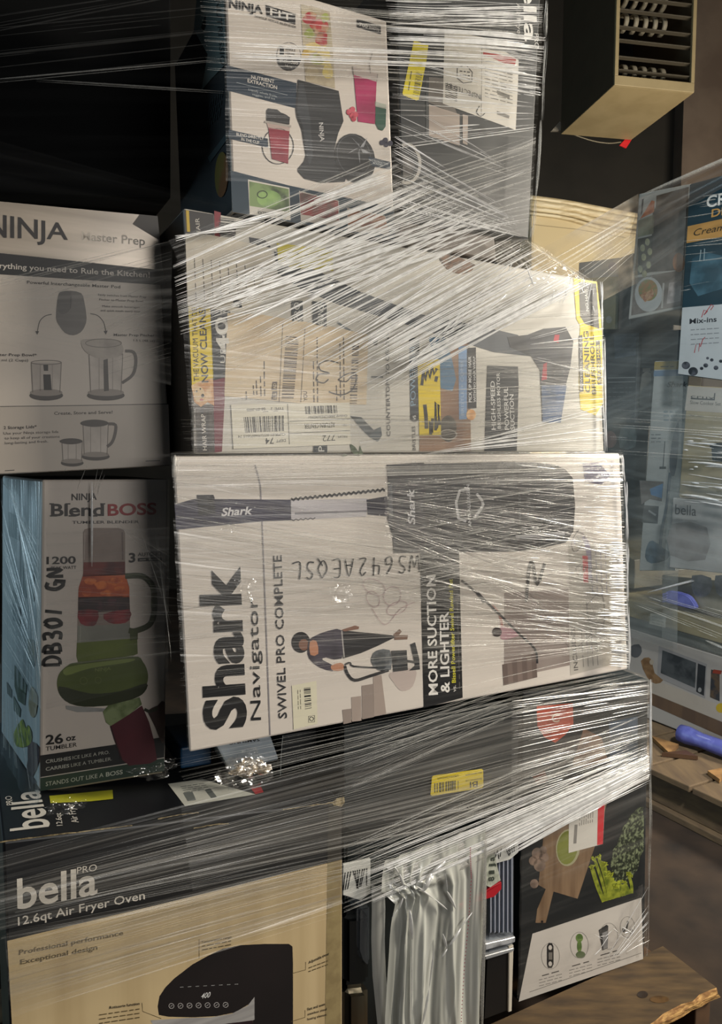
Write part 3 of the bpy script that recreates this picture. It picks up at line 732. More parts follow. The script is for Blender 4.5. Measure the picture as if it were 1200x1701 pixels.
p.line([(788, 860), (803, 838), (792, 820)], 4.5, 'b0b0b2', 6, smooth=3)
p.text('ANTI-ALLERGEN', (783.5, 875), (780, 805), (-5, 0.3), 'c4c4c6', L=7, bold=0.0100)
p.text('HELIX TECH', (866, 868), (865, 818), (-4, 0.3), '77787c', L=7)
p.text('Shark', (368, 857), (419, 854), (0.5, -13), 'd9d7db', L=7, bold=0.0250, shear=0.15)
p.text('Shark', (690, 871), (688, 812), (-11.5, 0.5), 'c9c8cc', L=7, bold=0.0250, shear=0.15)
p.poly([(968, 770), (995, 768), (1015, 790), (1000, 805), (972, 800)], ink('55506a', '6b6780', scale=20), 3)
p.poly([(955, 893), (962, 888), (968, 888), (968, 902), (957, 905)], 'b5b1ab', 3)
p.line([(953, 900), (970, 895), (978, 915), (979, 960)], 8, ink('a39cae'), 2, smooth=4)
p.build()
p = Part(sh, spn, 'marker_writing', 'handwritten marker code and scribbles')
p.hand('WS642AEQSL', (697, 921), (478, 935), (0, 29), 2.3, '1c1c20')
p.line([(875, 1000), (880, 940), (886, 937), (893, 972), (905, 936)], 5, '3b3b3e', 7, smooth=3)
rr = random.Random(2)
pk_ = ink('b59a9e')
for cx, cy, rx, ry in ((622, 975, 20, 12), (652, 990, 14, 16), (620, 995, 10, 14), (660, 1010, 18, 10)): p.ring(cx, cy, rx, ry, 0.9, pk_, 6, rot=rr.uniform(-30, 30))
p.line([(618, 1010), (640, 1038), (665, 1012), (690, 1000)], 0.9, pk_, 6, smooth=4)
gg = ink('7e7a78')
for pts in ([(962, 880), (950, 900), (955, 917), (965, 908), (972, 890), (958, 882)], [(968, 935), (957, 945), (965, 958), (975, 940)], [(980, 975), (995, 990), (1003, 985), (998, 970)], [(975, 1005), (1000, 985), (1003, 1040), (975, 1065)], [(960, 1075), (990, 1050), (1010, 1060)], [(975, 1000), (980, 1030), (1005, 1035)]): p.line(pts, 1.1, gg, 6, smooth=4)
p.build()
p = Part(sh, spn, 'people_picture')
hr = '17161a'; sk = 'b98468'; top_ = ink('47424e', '39353f', scale=40)
p.ell(500, 1067, 15.5, 17.5, hr, 2).ell(505, 1071, 8.5, 9.5, '7d5848', 3)
p.poly([(512, 1066), (520, 1058), (545, 1048), (571, 1048), (568, 1094), (542, 1092), (536, 1096), (553, 1105), (553, 1115), (530, 1108), (514, 1094), (511, 1080)], top_, 3, smooth=2)
p.poly([(515, 1066), (526, 1065), (529, 1086), (516, 1088)], sk, 4, smooth=2)
p.poly([(550, 1106), (566, 1101), (572, 1106), (570, 1113), (554, 1114)], sk, 4, smooth=2)
p.poly([(568, 1046), (590, 1039), (597, 1041), (596, 1045), (572, 1049)], '8b6656', 4)
p.poly([(569, 1047), (650, 1055), (658, 1058), (630, 1072), (600, 1085), (570, 1094)], '232226', 3)
p.line([(568, 1048), (572, 1092)], 2.2, 'aaa6a4', 5)
p.poly([(654, 1054), (664, 1045), (668, 1049), (663, 1055), (678, 1055), (677, 1062), (656, 1063)], '7d6558', 3)
p.line([(573, 1106), (578, 1120), (590, 1130), (615, 1123), (646, 1113)], 5, '26272b', 4, smooth=4)
p.line([(573, 1104), (582, 1101), (588, 1107), (628, 1109)], 3, '26272b', 4, smooth=3)
p.poly([(618, 1090), (625, 1081), (648, 1080), (650, 1112), (628, 1113), (617, 1100)], ink('3a3f44', '6c7175', scale=60), 4, smooth=2)
p.poly([(650, 1081), (676, 1080), (678, 1113), (654, 1116)], ink('232528', '3b3e42', scale=50), 5)
p.poly([(682, 1070), (690, 1067), (697, 1095), (698, 1112), (680, 1114), (690, 1105)], '303236', 5)
p.line([(676, 1098), (690, 1100)], 4, '2a2c30', 4)
st = ink('a2948c', 'b5a79f', scale=8)
for i, q_ in enumerate(([(569, 1179), (584, 1177), (584, 1200), (571, 1203)], [(584, 1158), (600, 1156), (601, 1197), (585, 1199)], [(601, 1139), (620, 1136), (622, 1191), (602, 1195)], [(620, 1123), (634, 1121), (642, 1186), (622, 1190)])): p.poly(q_, st if i % 2 else ink('978a83'), 1)
p.poly([(648, 1118), (690, 1110), (686, 1140), (668, 1148), (655, 1135)], ink('c2b4ae'), 0.6, smooth=3)
# second photograph: woman with a long tube beside a staircase
p.poly([(838, 985), (945, 978), (947, 1105), (838, 1128), (838, 1095)], ink('8d807b', '9d918b', scale=6), 1)
for i in range(7): p.poly([(835+i*8, 1104-i*3), (843+i*8, 1101-i*3), (845+i*8, 1137-i*2), (837+i*8, 1139-i*2)], ink('7d6e68') if i % 2 else ink('6d5f5a'), 2)
p.line([(767, 964), (793, 985), (812, 1003), (840, 1030), (865, 1055), (889, 1078), (893, 1102)], 3.6, '2c2c31', 4, smooth=3)
p.line([(793, 984), (806, 1000)], 6, '3d3d44', 4)
p.ell(826, 1050, 8, 8, '2c2226', 4).poly([(832, 1040), (858, 1048), (862, 1056), (842, 1062), (832, 1060)], ink('b98f98'), 3, smooth=2)
p.line([(835, 1042), (830, 1020), (818, 1006)], 4, 'b98a80', 3, smooth=3)
p.line([(880, 985), (945, 1075)], 1, '6a605c', 3)
p.build()
p = Part(sh, spn, 'feature_panel', 'black printed panel')
p.poly([(698, 919), (763, 915.5), (769, 1159), (704.5, 1176)], BK, 3)
p.text('MORE SUCTION', (727.5, 1154), (723.5, 955), (-15, 1), 'e9e6e2', bold=0.0200, L=5)
p.text('& LIGHTER', (747, 1150), (745, 1016), (-14.5, 1), 'e9e6e2', bold=0.0200, L=5)
p.text('vs.', (758, 1149), (757.5, 1138), (-6, .5), 'c9c6c2', L=5, bold=0.0100).text('Bissell Powerlifter Swivel Rewind Pet', (757.5, 1134), (752, 962), (-6.5, 0.5), 'd6cf3a', L=5, bold=0.0150)
p.greek((764, 1145), (760, 1000), 1, '6d6b68', L=5, words=8)
p.build()
p = Part(sh, spn, 'contents_panel')
p.poly([(945, 905), (1030, 900), (1040, 1098), (948, 1122)], ink('b9b3aa'), 1)
p.text('INCLUDES:', (961, 1113), (955, 1041), (-7, 1), '5b5856', L=3, bold=0.0050)
for i in range(4): p.greek((970+i*8, 1108-i), (966+i*8, 1045-i), 1.2, '8b8782', L=3, words=3)
for i in range(4): p.greek((985+i*8, 985), (982+i*8, 915), 1.2, '8b8796', L=3, words=4)
p.poly([(968, 923), (977, 923), (978, 968), (970, 968)], 'c2404a', 3)
p.build()
p = Part(sh, spn, 'barcode_sticker', 'small cream barcode sticker')
p.poly([(485, 1139), (526, 1131), (528, 1202), (488, 1212)], 'ded9c2', 4)
p.bars([(505, 1143), (507, 1179), (518, 1177), (516, 1142)], 12, BK, 6)
p.ring(518, 1194, 3.2, 3.2, 1, BK, 6).line([(513, 1190), (523, 1188), (523, 1199), (513, 1200)], 0.8, BK, 6, closed=True)
for x in (495, 499): p.greek((x+1, 1178), (x, 1146), 0.9, '6b685c', L=6, words=4)
p.build()

# ================================================================ tumbler blender carton (left, set back)
bq = [(70, 797), (280, 796), (275, 1268), (66, 1315)]
bq[2:] = [(275, 1267), (66, 1313)]
bb, bp_ = carton('tumbler_blender_carton', 'white tumbler blender carton with green blender picture and marker code, left', bq, -0.095, 0.2, [ink('bdb3aa', wear=0.04), ink('b9c4c6'), ink('2c2a2a')], D=(-0.147, 0.2, 0), midx=[0, 1, 2, 1, 1, 2])
p = Part(bb, bp_, 'lettering')
p.text('NINJA', (119, 831), (161, 830), (0, -11), '2b2728', bold=0.0150)
p.text('Blend', (85, 857), (173, 856.5), (0, -20), '2b2728', bold=0.0225)
p.text('BOSS', (179, 856.5), (260, 854), (0, -19), '8e2226', bold=0.0225)
# slab serifs on the two big words
for x in (86, 117, 153): p.line([(x-3, 857), (x+9, 857)], 2.2, '2b2728', 6)
for x in (85, 112, 170): p.line([(x-3, 837), (x+5, 837)], 2.0, '2b2728', 6)
p.text('TUMBLER BLENDER', (120, 870), (231, 869), (0, -4.6), '3a3637', bold=0.0100)
p.text('1200', (77.5, 937), (126, 936), (0, -12), '1d1b1b', bold=0.0225)
p.text('PEAK WATT', (85, 946), (127, 945), (0, -5.3), '1d1b1b', bold=0.0050)
p.text('3', (214, 934), (225, 933.5), (0, -15), '1d1b1b', bold=0.0300)
p.text('AUTO-iQ', (229, 924), (268, 922.5), (0, -6), '1d1b1b', bold=0.0100)
p.line([(229, 930), (269, 928.5)], 5.5, '2a2727').greek((232, 930), (266, 928.6), 1.3, 'b9b2aa', L=6, words=2)
p.text('26', (76, 1237), (105, 1234), (0, -15.5), '1b1919', bold=0.0250).text('oz', (110, 1231), (126, 1229), (0, -9.5), '1b1919', bold=0.0225)
p.text('TUMBLER', (76, 1247.5), (128, 1240), (0, -7), '1b1919', bold=0.0050)
p.build()
p = Part(bb, bp_, 'slogan_band', 'black and dark green printed bands')
p.poly([(67, 1255), (186, 1237.5), (274, 1224), (273, 1258), (67, 1291)], '17181a', 1)
p.poly([(67, 1292.5), (205, 1270.5), (273, 1259.5), (273, 1281), (67, 1314)], '22362a', 1)
p.text('CRUSHES', (76, 1268), (118, 1262), (0, -5.6), 'a9a8a0', L=3, bold=0.0175).text('ICE LIKE A PRO.', (120.5, 1261.5), (182, 1252), (0, -5.6), 'a9a8a0', L=3)
p.text('CARRIES', (76, 1280.5), (115, 1274.5), (0, -5.6), 'a9a8a0', L=3, bold=0.0175).text('LIKE A TUMBLER.', (118, 1274), (186, 1263), (0, -5.6), 'a9a8a0', L=3)
p.text('STANDS OUT LIKE A', (76, 1306), (172, 1290.5), (0, -7), 'b4b7a9', L=3, bold=0.0025).text('BOSS', (176, 1290), (204, 1285.5), (0, -7), 'b4b7a9', L=3, bold=0.0200)
p.build()
p = Part(bb, bp_, 'product_picture')
p.poly([(138, 884), (141, 879), (150, 877), (197, 877), (206, 880), (208, 886), (208, 952), (215, 975), (216, 1020), (216, 1075), (128, 1075), (129, 1020), (130, 980), (138, 952)], ink('7d6e66', '8f8178', scale=12), 1)
p.poly([(139, 934), (208, 933), (208, 955), (138, 958)], ink('4a2022', '6b2d28', scale=40), 2)
p.poly([(138, 956), (208, 953), (215, 978), (215, 992), (130, 994), (131, 975)], ink('b4552a', '8d3a22', scale=35), 2)
p.poly([(130, 992), (215, 990), (216, 1014), (130, 1018)], ink('3a2526', '241a1c', scale=45), 2)
p.poly([(130, 1014), (163, 1014), (160, 1036), (150, 1040), (134, 1036)], ink('7a2028', '4d151c', scale=40), 3, smooth=2)
p.poly([(172, 1020), (215, 1012), (215, 1030), (200, 1036), (180, 1034)], ink('7a2028', '4d151c', scale=40), 3, smooth=2)
p.poly([(129, 1040), (216, 1036), (216, 1072), (128, 1072)], ink('6f6f67', '7e7e74', scale=15), 2)
for i, (x, y, rx, ry) in enumerate(((150, 966, 9, 6), (168, 972, 11, 7), (190, 966, 12, 6), (200, 980, 9, 7), (145, 984, 8, 6), (178, 985, 10, 5))): p.poly(blob(x, y, rx, ry, i), ink('c46a34', '9a4426', scale=70), 3)
for i, (x, y, rx, ry) in enumerate(((145, 1000, 8, 6), (165, 1006, 9, 6), (185, 1000, 9, 6), (204, 1008, 8, 6))): p.poly(blob(x, y, rx, ry, i+9), ink('2a1a20', '4a2a30', scale=70), 3)
p.line([(141, 884), (140, 930)], 2, '9c9088', 3).line([(203, 884), (204, 930)], 2.5, '6a5c55', 3).line([(134, 1040), (133, 1070)], 1.5, '8f8f84', 3)
p.line([(208, 957), (235, 957), (250, 968), (256, 985), (256, 1018), (248, 1038), (225, 1048), (214, 1047)], 9.5, ink('30351f', '3b4128', scale=20), 3, smooth=4)
p.line([(208, 955), (232, 955), (247, 965), (252, 980), (252, 1010)], 2, '50573a', 4, smooth=4)
p.poly([(128, 1068), (228, 1060), (229, 1086), (222, 1089), (130, 1101), (127, 1090)], ink('5f6b2f', '4e5928', scale=9), 4)
p.poly([(216, 1048), (229, 1046), (229, 1062), (216, 1064)], ink('3d4523'), 4)
og = ink('48541f', '38421a', scale=6)
p.poly([(130, 1100), (220, 1090), (238, 1100), (246, 1120), (243, 1140), (232, 1155), (200, 1168), (170, 1173), (130, 1172), (104, 1160), (95, 1140), (98, 1120), (112, 1106)], og, 4, smooth=4)
p.poly([(98, 1140), (150, 1152), (200, 1148), (243, 1135), (240, 1150), (224, 1160), (190, 1170), (140, 1174), (108, 1164)], ink('232a10'), 5, smooth=3)
p.poly([(112, 1108), (180, 1098), (222, 1094), (214, 1100), (150, 1110), (110, 1122)], ink('6c7a38'), 5, smooth=3)
p.text('NINJA', (158, 1116), (184, 1113), (0, -6), '6f7a44', L=6)
p.ring(139, 1131, 6, 6, 0.8, '5f6a38', 6).ring(163, 1130, 5, 5, 0.8, '5f6a38', 6)
p.poly([(109, 1172), (176, 1177), (176, 1182), (128, 1183), (110, 1178)], ink('8a8a88', '5c5b5b', scale=20), 4)
p.build()
p = Part(bb, bp_, 'tumbler_picture')
p.poly([(171, 1182), (180, 1172), (215, 1163), (232, 1158), (236, 1170), (216, 1186), (184, 1206), (176, 1200)], ink('4d5a33', '74805a', scale=50), 6)
p.poly([(184, 1206), (216, 1186), (236, 1172), (248, 1200), (256, 1230), (261, 1262), (250, 1268), (215, 1272), (203, 1262), (190, 1225)], ink('4b1420', '3a0f1a', scale=8), 6)
p.line([(184, 1206), (190, 1226), (202, 1260)], 2.5, '2b0d14', 7)
p.line([(240, 1178), (250, 1182), (262, 1176)], 5, '23281a', 7, smooth=3)
p.poly([(246, 1180), (262, 1172), (274, 1166), (273, 1232), (266, 1228), (258, 1208), (250, 1192)], ink('3b2724', '2c1d1b', scale=20), 6, smooth=2)
p.build()
p = Part(bb, bp_, 'marker_writing', 'thick black handwritten code')
p.hand('DB301 GN', (100, 1104), (106, 936), (-28, 2), 6.2, '141315')
p.build()
# side face pictures
f0, f1 = bp_.P(70, 797), bp_.P(66, 1315); Dv = Vector((-0.147, 0.2, 0))
nrm = (f1-f0).cross(Dv); nrm = nrm if nrm.dot(C0-f0) > 0 else -nrm
SPL = Plane(f0, nrm).at(0.001)
p = Part(bb, SPL, 'side_picture')
p.poly([(24, 1104), (44, 1138), (41, 1172), (30, 1164), (24, 1140)], ink('3f5a44', '2b4230', scale=30)).poly([(11, 1132), (19, 1146), (19, 1160), (12, 1152)], '54605c').poly([(22, 1155), (34, 1178), (33, 1192), (23, 1180)], '5a6b60')
p.poly([(52, 1140), (62, 1156), (60, 1184), (54, 1192), (48, 1180), (48, 1160)], ink('8b7f5f', 'a8a088', scale=50), smooth=2)
p.poly([(37, 1194), (42, 1210), (46, 1204), (52, 1215), (52, 1232), (44, 1240), (28, 1240), (22, 1220)], ink('a3b02c', '5c7030', scale=60), smooth=2)
p.poly([(46, 1236), (54, 1232), (64, 1240), (65, 1262), (54, 1290), (44, 1282), (46, 1262)], ink('4a3a40', '2d2630', scale=30), smooth=2)
p.poly([(46, 1280), (54, 1290), (60, 1300), (50, 1304), (42, 1300)], ink('1c1f2e'), smooth=2)
p.poly([(46, 1060), (62, 1066), (60, 1090), (56, 1108), (46, 1100)], ink('8e8c78', '7a8a8c', scale=20)).poly([(20, 980), (34, 1000), (33, 1040), (22, 1030)], ink('76898c')).poly([(36, 930), (56, 950), (56, 1000), (38, 990)], ink('7e9092')).poly([(14, 850), (36, 862), (36, 900), (15, 890)], ink('809294'))
p.build()
# thin cream carton under it and yellow green tag on the air fryer carton
cc, ccp = carton('thin_cream_carton', 'thin cream carton edge under the tumbler blender box', [(68, 1315), (270, 1269.5), (270, 1284), (68, 1317)], -0.10, 0.15, [ink('8b8268')], bevel=0.001)

# ================================================================ food prep set carton (left, above)
mq = [(-70, 327), (262, 358), (284, 774), (-70, 792)]
mb, mp = carton('food_prep_carton', 'grey food prep set carton with pitcher and bowl pictures, left above the blender box', mq, -0.10, 0.25, [ink('c8beb3', wear=0.06), ink('3f3b38')], midx=[0, 1, 1, 1, 1, 1])
p = Part(mb, mp, 'header_band', 'silvery printed header')
p.poly([(-69, 329), (261, 359), (271, 450), (-69, 412)], ink('b5aa9d', '857c72', scale=5, rough=0.25, metal=0.35, stretch=(0.6, 0.6, 8), thr=(0.3, 0.75)), 1)
p.poly([(-69, 413), (271, 449), (276, 469), (276, 474), (-69, 451)], ink('1d1c1e'), 2)
p.poly([(232, 356), (262, 359), (266, 400), (220, 372)], ink('57504a'), 2)
p.build()
p = Part(mb, mp, 'lettering')
p.text('NINJA', (-22, 393), (113, 398), (0, -40), '242122', bold=0.0150, up1=(0, -26))
p.text('Master Prep', (136, 398), (241, 407.5), (0, -14), 'c9c0b4', bold=0.0100)
p.text('Everything you need to Rule the Kitchen!', (-24, 444), (249, 461), (0, -9), 'd0c8be', bold=0.0150)
t1 = '3d3836'
p.text('Powerful Interchangeable Master Pod', (45, 471), (200, 479), (0, -5), t1, bold=0.0100)
p.text('Create, Store and Serve!', (90, 689), (187, 687), (0, -5), t1, bold=0.0100)
p.text('Master Prep Pitcher', (189, 558), (257, 559), (0, -4), t1, bold=0.0100).text('1.5 L (48 oz)', (222, 567), (257, 568), (0, -3.6), t1)
p.text('Master Prep Bowl*', (-16, 591), (61, 592), (0, -4.5), t1, bold=0.0100).text('500 ml (2 Cups)', (-14, 600), (47, 600.5), (0, -4.2), t1)
p.text('2 Storage Lids*', (6, 713), (61, 711), (0, -5), t1, bold=0.0125)
p.text('Use your Ninja storage lids', (6, 722), (97, 719), (0, -4.2), t1).text('to keep all of your creations', (8, 730), (99, 727), (0, -4.2), t1).text('long-lasting and fresh.', (8, 738), (80, 735), (0, -4.2), t1)
p.text('Easily switches from Master Prep', (163, 491), (243, 495), (0, -3.4), t1).text('Pitcher to Master Prep Bowl', (165, 499), (238, 502), (0, -3.4), t1).text('Make smooth beverages', (170, 510), (232, 512), (0, -3.4), t1).text('and quick meals every time', (167, 517), (233, 519), (0, -3.4), t1)
p.line([(-60, 676), (100, 674), (280, 671)], 1.2, '4a4542'); p.line([(8, 782), (24, 781)], 1.2, t1).line([(242, 766), (266, 765)], 1.2, t1)
p.line([(86, 522), (75, 525), (66, 534), (62, 552)], 1.3, t1, smooth=4).poly([(58.5, 550), (65, 550), (62, 556)], t1, 3)
p.line([(150, 521), (162, 524), (172, 535), (176, 551)], 1.3, t1, smooth=4).poly([(172.5, 550), (179, 549), (176, 556)], t1, 3)
p.build()
p = Part(mb, mp, 'product_picture')
p.poly([(-69, 676), (280, 672), (283, 772), (-69, 790)], ink('bbb1a6'), 0.5)
gy = ink('6a6663', '5b5856', scale=9)
p.poly([(98, 487), (104, 484), (118, 483), (135, 487), (140, 500), (144, 528), (141, 542), (134, 552), (122, 557), (108, 553), (98, 540), (93, 528), (95, 500)], gy, 2, smooth=2)
p.poly([(98, 488), (118, 485), (118, 512), (105, 522), (96, 515)], ink('545150'), 3, smooth=2).line([(118, 492), (117, 512)], 1.2, '33302f', 4)
def vessel(x0, x1, y0, y1, base_h, dark='7b746e', handle=None, lid=None, stem=None):
    w = x1-x0
    p.poly([(x0, y0), (x1, y0), (x1-w*0.05, y1), (x0+w*0.05, y1)], ink('c2b9b0', 'a79e96', scale=15), 2)
    p.line([(x0, y0), (x0+w*0.05, y1)], 1.3, dark, 4).line([(x1, y0), (x1-w*0.05, y1)], 1.3, dark, 4)
    p.line([(x0+w*.3, y0+4), (x0+w*.3, y1-3)], 0.8, '8d857e', 4).line([(x0+w*.7, y0+4), (x0+w*.7, y1-3)], 0.8, '8d857e', 4)
    p.ring((x0+x1)/2, y0, w/2, 3.5, 1.2, dark, 4)
    p.ell((x0+x1)/2, y1+base_h*.4, w*0.56, base_h*.72, ink('4f4a47'), 3).ell((x0+x1)/2, y1, w*0.54, base_h*.5, ink('958c84'), 4)
    if stem: p.poly([(stem-4, y0+10), (stem+3, y0+8), (stem+5, y1-3), (stem-3, y1-2)], ink('4e4947'), 5)
    if lid: p.ell((x0+x1)/2-2, y0, w*0.56, lid, ink('4f4a47'), 5)
    if handle: p.line(handle, 5, ink('5d5753'), 5, smooth=4)
vessel(52, 102, 602, 652, 12); p.poly([(72, 622), (84, 622), (86, 648), (73, 648)], ink('2f2c2c'), 5)
p.poly([(72, 606), (80, 606), (80, 616), (73, 616)], ink('3d3a39'), 5)
vessel(148, 204, 588, 652, 12, handle=[(208, 583), (222, 585), (226, 600), (221, 622), (203, 636)], stem=176)
p.poly([(135, 566), (150, 563), (190, 564), (204, 575), (203, 588), (190, 594), (160, 594), (140, 582)], ink('aaa198', '857d76', scale=25), 6, smooth=3); p.ring(172, 570, 30, 7, 1.1, '6f6963', 7)
vessel(138, 180, 703, 755, 9, handle=[(180, 704), (192, 706), (191, 722), (186, 735), (178, 742)], lid=6)
vessel(103, 137, 733, 766, 8, lid=5)
p.build()

# ================================================================ stick vacuum carton (yellow and white)
VG = 'c3bfb6'
vc, vp = carton('stick_vacuum_carton', 'pale stick vacuum carton with yellow strips and pasted return labels', [(305, 345), (992, 467), (1004, 750), (322, 754)], 0.0, 0.28, [ink(VG, wear=0.05), ink('2b2a26')], midx=[0, 1, 0, 1, 1, 1])
YL = 'd9bf25'
p = Part(vc, vp, 'edge_strips', 'yellow, black and maroon printed strips')
p.poly([(306, 348), (355, 356), (356, 372), (352, 505), (313, 509)], '2e2b2a', 1).poly([(356, 350), (367, 353), (366, 395), (357, 394)], '7a1f2a', 2).poly([(309, 349), (314, 350), (316, 385), (311, 385)], 'b79a2a', 3)
p.poly([(313, 509), (349, 505), (352, 560), (355, 627), (319, 644), (316, 570)], YL, 2)
p.poly([(349, 505), (384, 500), (380, 570), (375, 627), (354, 632)], '1c1e22', 2)
p.poly([(354, 632), (376, 625), (372, 690), (369, 750), (357, 752), (355, 675)], '6d1c2e', 2)
p.poly([(321, 672), (354, 672), (357, 752), (325, 752)], ink('2a2623', '5a5048', scale=90, stretch=(1, 1, 0.2)), 2)
p.text('THE VACUUM THAT DE', (331, 633), (327, 511), (-8.5, 0.5), '1a1a18', bold=0.0)
p.text('NOW CLEANS', (346.5, 635), (341.5, 513), (-11, 0.5), '1a1a18', bold=0.0175)
p.text('HAIR WRAP', (344, 748), (341, 688), (-7, 0), 'd5cfc6', bold=0.0050).text('POWERED BRUSHROLL', (326, 740), (325, 678), (-3.5, 0), 'b9b4ac', bold=0.0050)
p.text('UR', (374, 603), (374, 576), (-8, 0), 'c9c6c0').text('40', (381, 588), (377, 527), (-20, 0), 'd2cfc8', bold=0.0250).text('TO', (375, 522), (373, 505), (-8, 0), 'c9c6c0')
p.text('HAIR', (334, 392), (331, 362), (-7, 0), 'bdb8b0')
p.bars([(364, 361), (364, 392), (392, 396), (392, 364)], 9, '3a3836', 3)
p.build()
p = Part(vc, vp, 'puppy_picture')
p.poly([(318, 640), (335, 632), (354, 628), (356, 674), (345, 668), (334, 676), (323, 668)], ink('c08a55', 'e0c296', scale=60), 3)
p.ell(331, 655, 9, 13, ink('d8bf98', 'c9a878', scale=50), 4).ell(337, 657, 2.5, 3, '1a1512', 5).ell(327, 650, 1.4, 1.8, '1a1512', 5).ell(333, 646, 1.3, 1.6, '1a1512', 5).ell(335, 664, 3, 2, 'b8605a', 5).build()
p = Part(vc, vp, 'feature_print')
dk_ = ink('4b5057', '3c4046', scale=8)
p.poly([(455, 417), (480, 425), (520, 446), (600, 485), (700, 522), (790, 540), (860, 556), (885, 575), (882, 592), (820, 585), (760, 566), (640, 528), (560, 505), (500, 480), (462, 455)], dk_, 1)
p.poly([(414, 394), (440, 398), (450, 410), (440, 418), (416, 406)], '33353a', 2)
p.text('COUNTERTOPS TO CEILINGS', (649, 725), (646, 543), (-6, 0), '3c3d40', bold=0.0100)
p.poly([(680, 562), (697, 560), (698, 690), (682, 694)], '31373f', 2)
p.text('POWERFINS', (691, 675), (689, 566), (-9, 0), '7f9ab0', L=4, bold=0.0, shear=-0.15)
p.text('BRISTLES', (691, 748), (690, 708), (-5, 0), '4a4a4c', bold=0.0050).ell(689, 694, 7, 7, '2b2d31', 4).text('VS', (691.5, 698), (691, 690), (-5, 0), 'dddddd', L=6, bold=0.0100)
p.poly([(731, 570), (780, 566), (783, 749), (697, 750), (697, 724), (733, 723)], ink('8a6d58', '75594a', scale=14, stretch=(1, 1, 0.3)), 1)
p.poly([(712, 560), (740, 560), (752, 600), (758, 630), (752, 650), (733, 645), (725, 610)], ink('4f7391', '3a5f80', scale=12), 1.5)
p.ell(745, 712, 14, 22, ink('38332f', '5a534d', scale=40), 2).ring(745, 722, 14, 8, 2, '9a958e', 3)
p.poly([(762, 576), (776, 574), (776, 696), (763, 697)], '7390b4', 3)
p.text('BRISTLE + COMB', (771, 690), (770, 600), (-5, 0), 'a9b9cc', L=5)
p.poly([(776, 578), (791, 577), (792, 678), (777, 679)], '23262b', 3)
p.text('PICK UP MORE HAIR', (784, 668), (783, 592), (-5, 0), 'd9d9d9', L=5, bold=0.0150).text('WITH NO HAIR WRAP', (791, 668), (790, 592), (-4, 0), 'd9d9d9', L=5, bold=0.0100)
p.ell(783, 689, 8, 9, ink('c9925c', 'e0b98a', scale=60), 5)
p.build()
p = Part(vc, vp, 'scribbled_yellow_label', 'yellow label scribbled over in black marker')
p.poly([(694, 598), (731, 597), (733, 722), (697, 724)], YL, 4)
for pts, w in (([(701, 640), (704, 615), (707, 632), (711, 612), (714, 628), (719, 608), (722, 622), (726, 612)], 5), ([(706, 672), (708, 690), (709, 712)], 6), ([(716, 722), (715, 700), (718, 718), (719, 695)], 5), ([(724, 715), (724, 668), (727, 712), (729, 672), (731, 706)], 4.5), ([(726, 625), (724, 634)], 5)): p.line(pts, w, '201f1c', 6)
p.build()
p = Part(vc, vp, 'motor_panel', 'dark grey panel with white capitals')
p.poly([(810, 607), (861, 609), (862, 640), (859, 749), (805, 750)], '34373c', 3)
for t, x, y0, y1, c_ in (('HIGH-SPEED', 824, 714, 633, 7), ('BRUSHLESS MOTOR', 832.5, 712, 619, 5.5), ('POWERFUL', 846, 714, 643, 7), ('SUCTION', 855.5, 714, 655, 7)): p.text(t, (x, y0), (x-2, y1), (-c_, 0), 'd3d2cf', L=5, bold=0.0100)
p.build()
p = Part(vc, vp, 'vacuum_picture')
dv = ink('3d4047', '2b2d33', scale=14)
p.poly([(843, 560), (877, 556), (903, 546), (940, 543), (953, 567), (948, 610), (938, 650), (930, 700), (901, 702), (897, 615), (883, 592), (848, 577)], dv, 3)
p.poly([(922, 556), (930, 556), (928, 570), (920, 566)], 'a8283a', 4).poly([(903, 605), (909, 602), (909, 630), (900, 632)], 'a8283a', 4)
p.poly([(900, 640), (942, 640), (932, 702), (902, 702)], ink('5c6e8c', '4c5a70', scale=20), 4)
p.build(); p = Part(vc, vp, 'food_picture')
p.poly([(728, 423), (745, 422), (790, 440), (770, 456), (742, 446)], ink('7a5a44', '39332c', scale=70), 3, smooth=2)
p.build(); p = Part(vc, vp, 'handheld_vacuum_picture')
p.poly([(582, 691), (601, 693), (608, 701), (621, 714), (633, 709), (635, 723), (628, 734), (614, 726), (600, 712)], ink('3f4a50', '2b3135', scale=40), 3)
p.build(); p = Part(vc, vp, 'printed_marks')
p.line([(560, 535), (575, 545), (590, 554)], 3.5, '5a6468', 3).line([(617, 626), (637, 626.5)], 3, '39413f', 3).poly([(621, 566), (628, 565), (627, 574), (620, 573)], '5b5f5e', 3)
p.build(); p = Part(vc, vp, 'leaf_picture')
lf = ink('4e5d44', '36432f', scale=60)
p.poly([(581, 736), (590, 742), (597, 752), (592, 757), (584, 750)], lf, 3).poly([(598, 740), (604, 754), (596, 757)], lf, 3).poly([(569, 755), (575, 754), (578, 757), (570, 758)], lf, 3)
for q_, t in (([(484.5, 499.5), (503, 499.5), (504, 534), (485, 533)], 'PRO'), ([(519, 500), (543, 503), (543, 543), (520, 538)], 'ANNO'), ([(521.5, 738), (544, 738), (544, 752), (521, 752)], 'P'), ([(387, 497), (400, 499), (403, 512), (389, 510)], 'E')):
    p.build(); p = Part(vc, vp, 'printed_tag')
    p.poly(q_, '2c3238', 6); p.text(t, (q_[2][0]-5, q_[2][1]-2), (q_[1][0]-5, q_[1][1]+3), (-10, 0), 'c9c8c2', L=8, bold=0.0)
p.build()
p = Part(vc, vp, 'end_print', 'yellow end print with black capitals')
p.poly([(953, 462), (992, 468), (1001, 547), (1003, 668), (990, 690), (965, 680), (962, 640), (964, 540), (958, 530)], YL, 3)
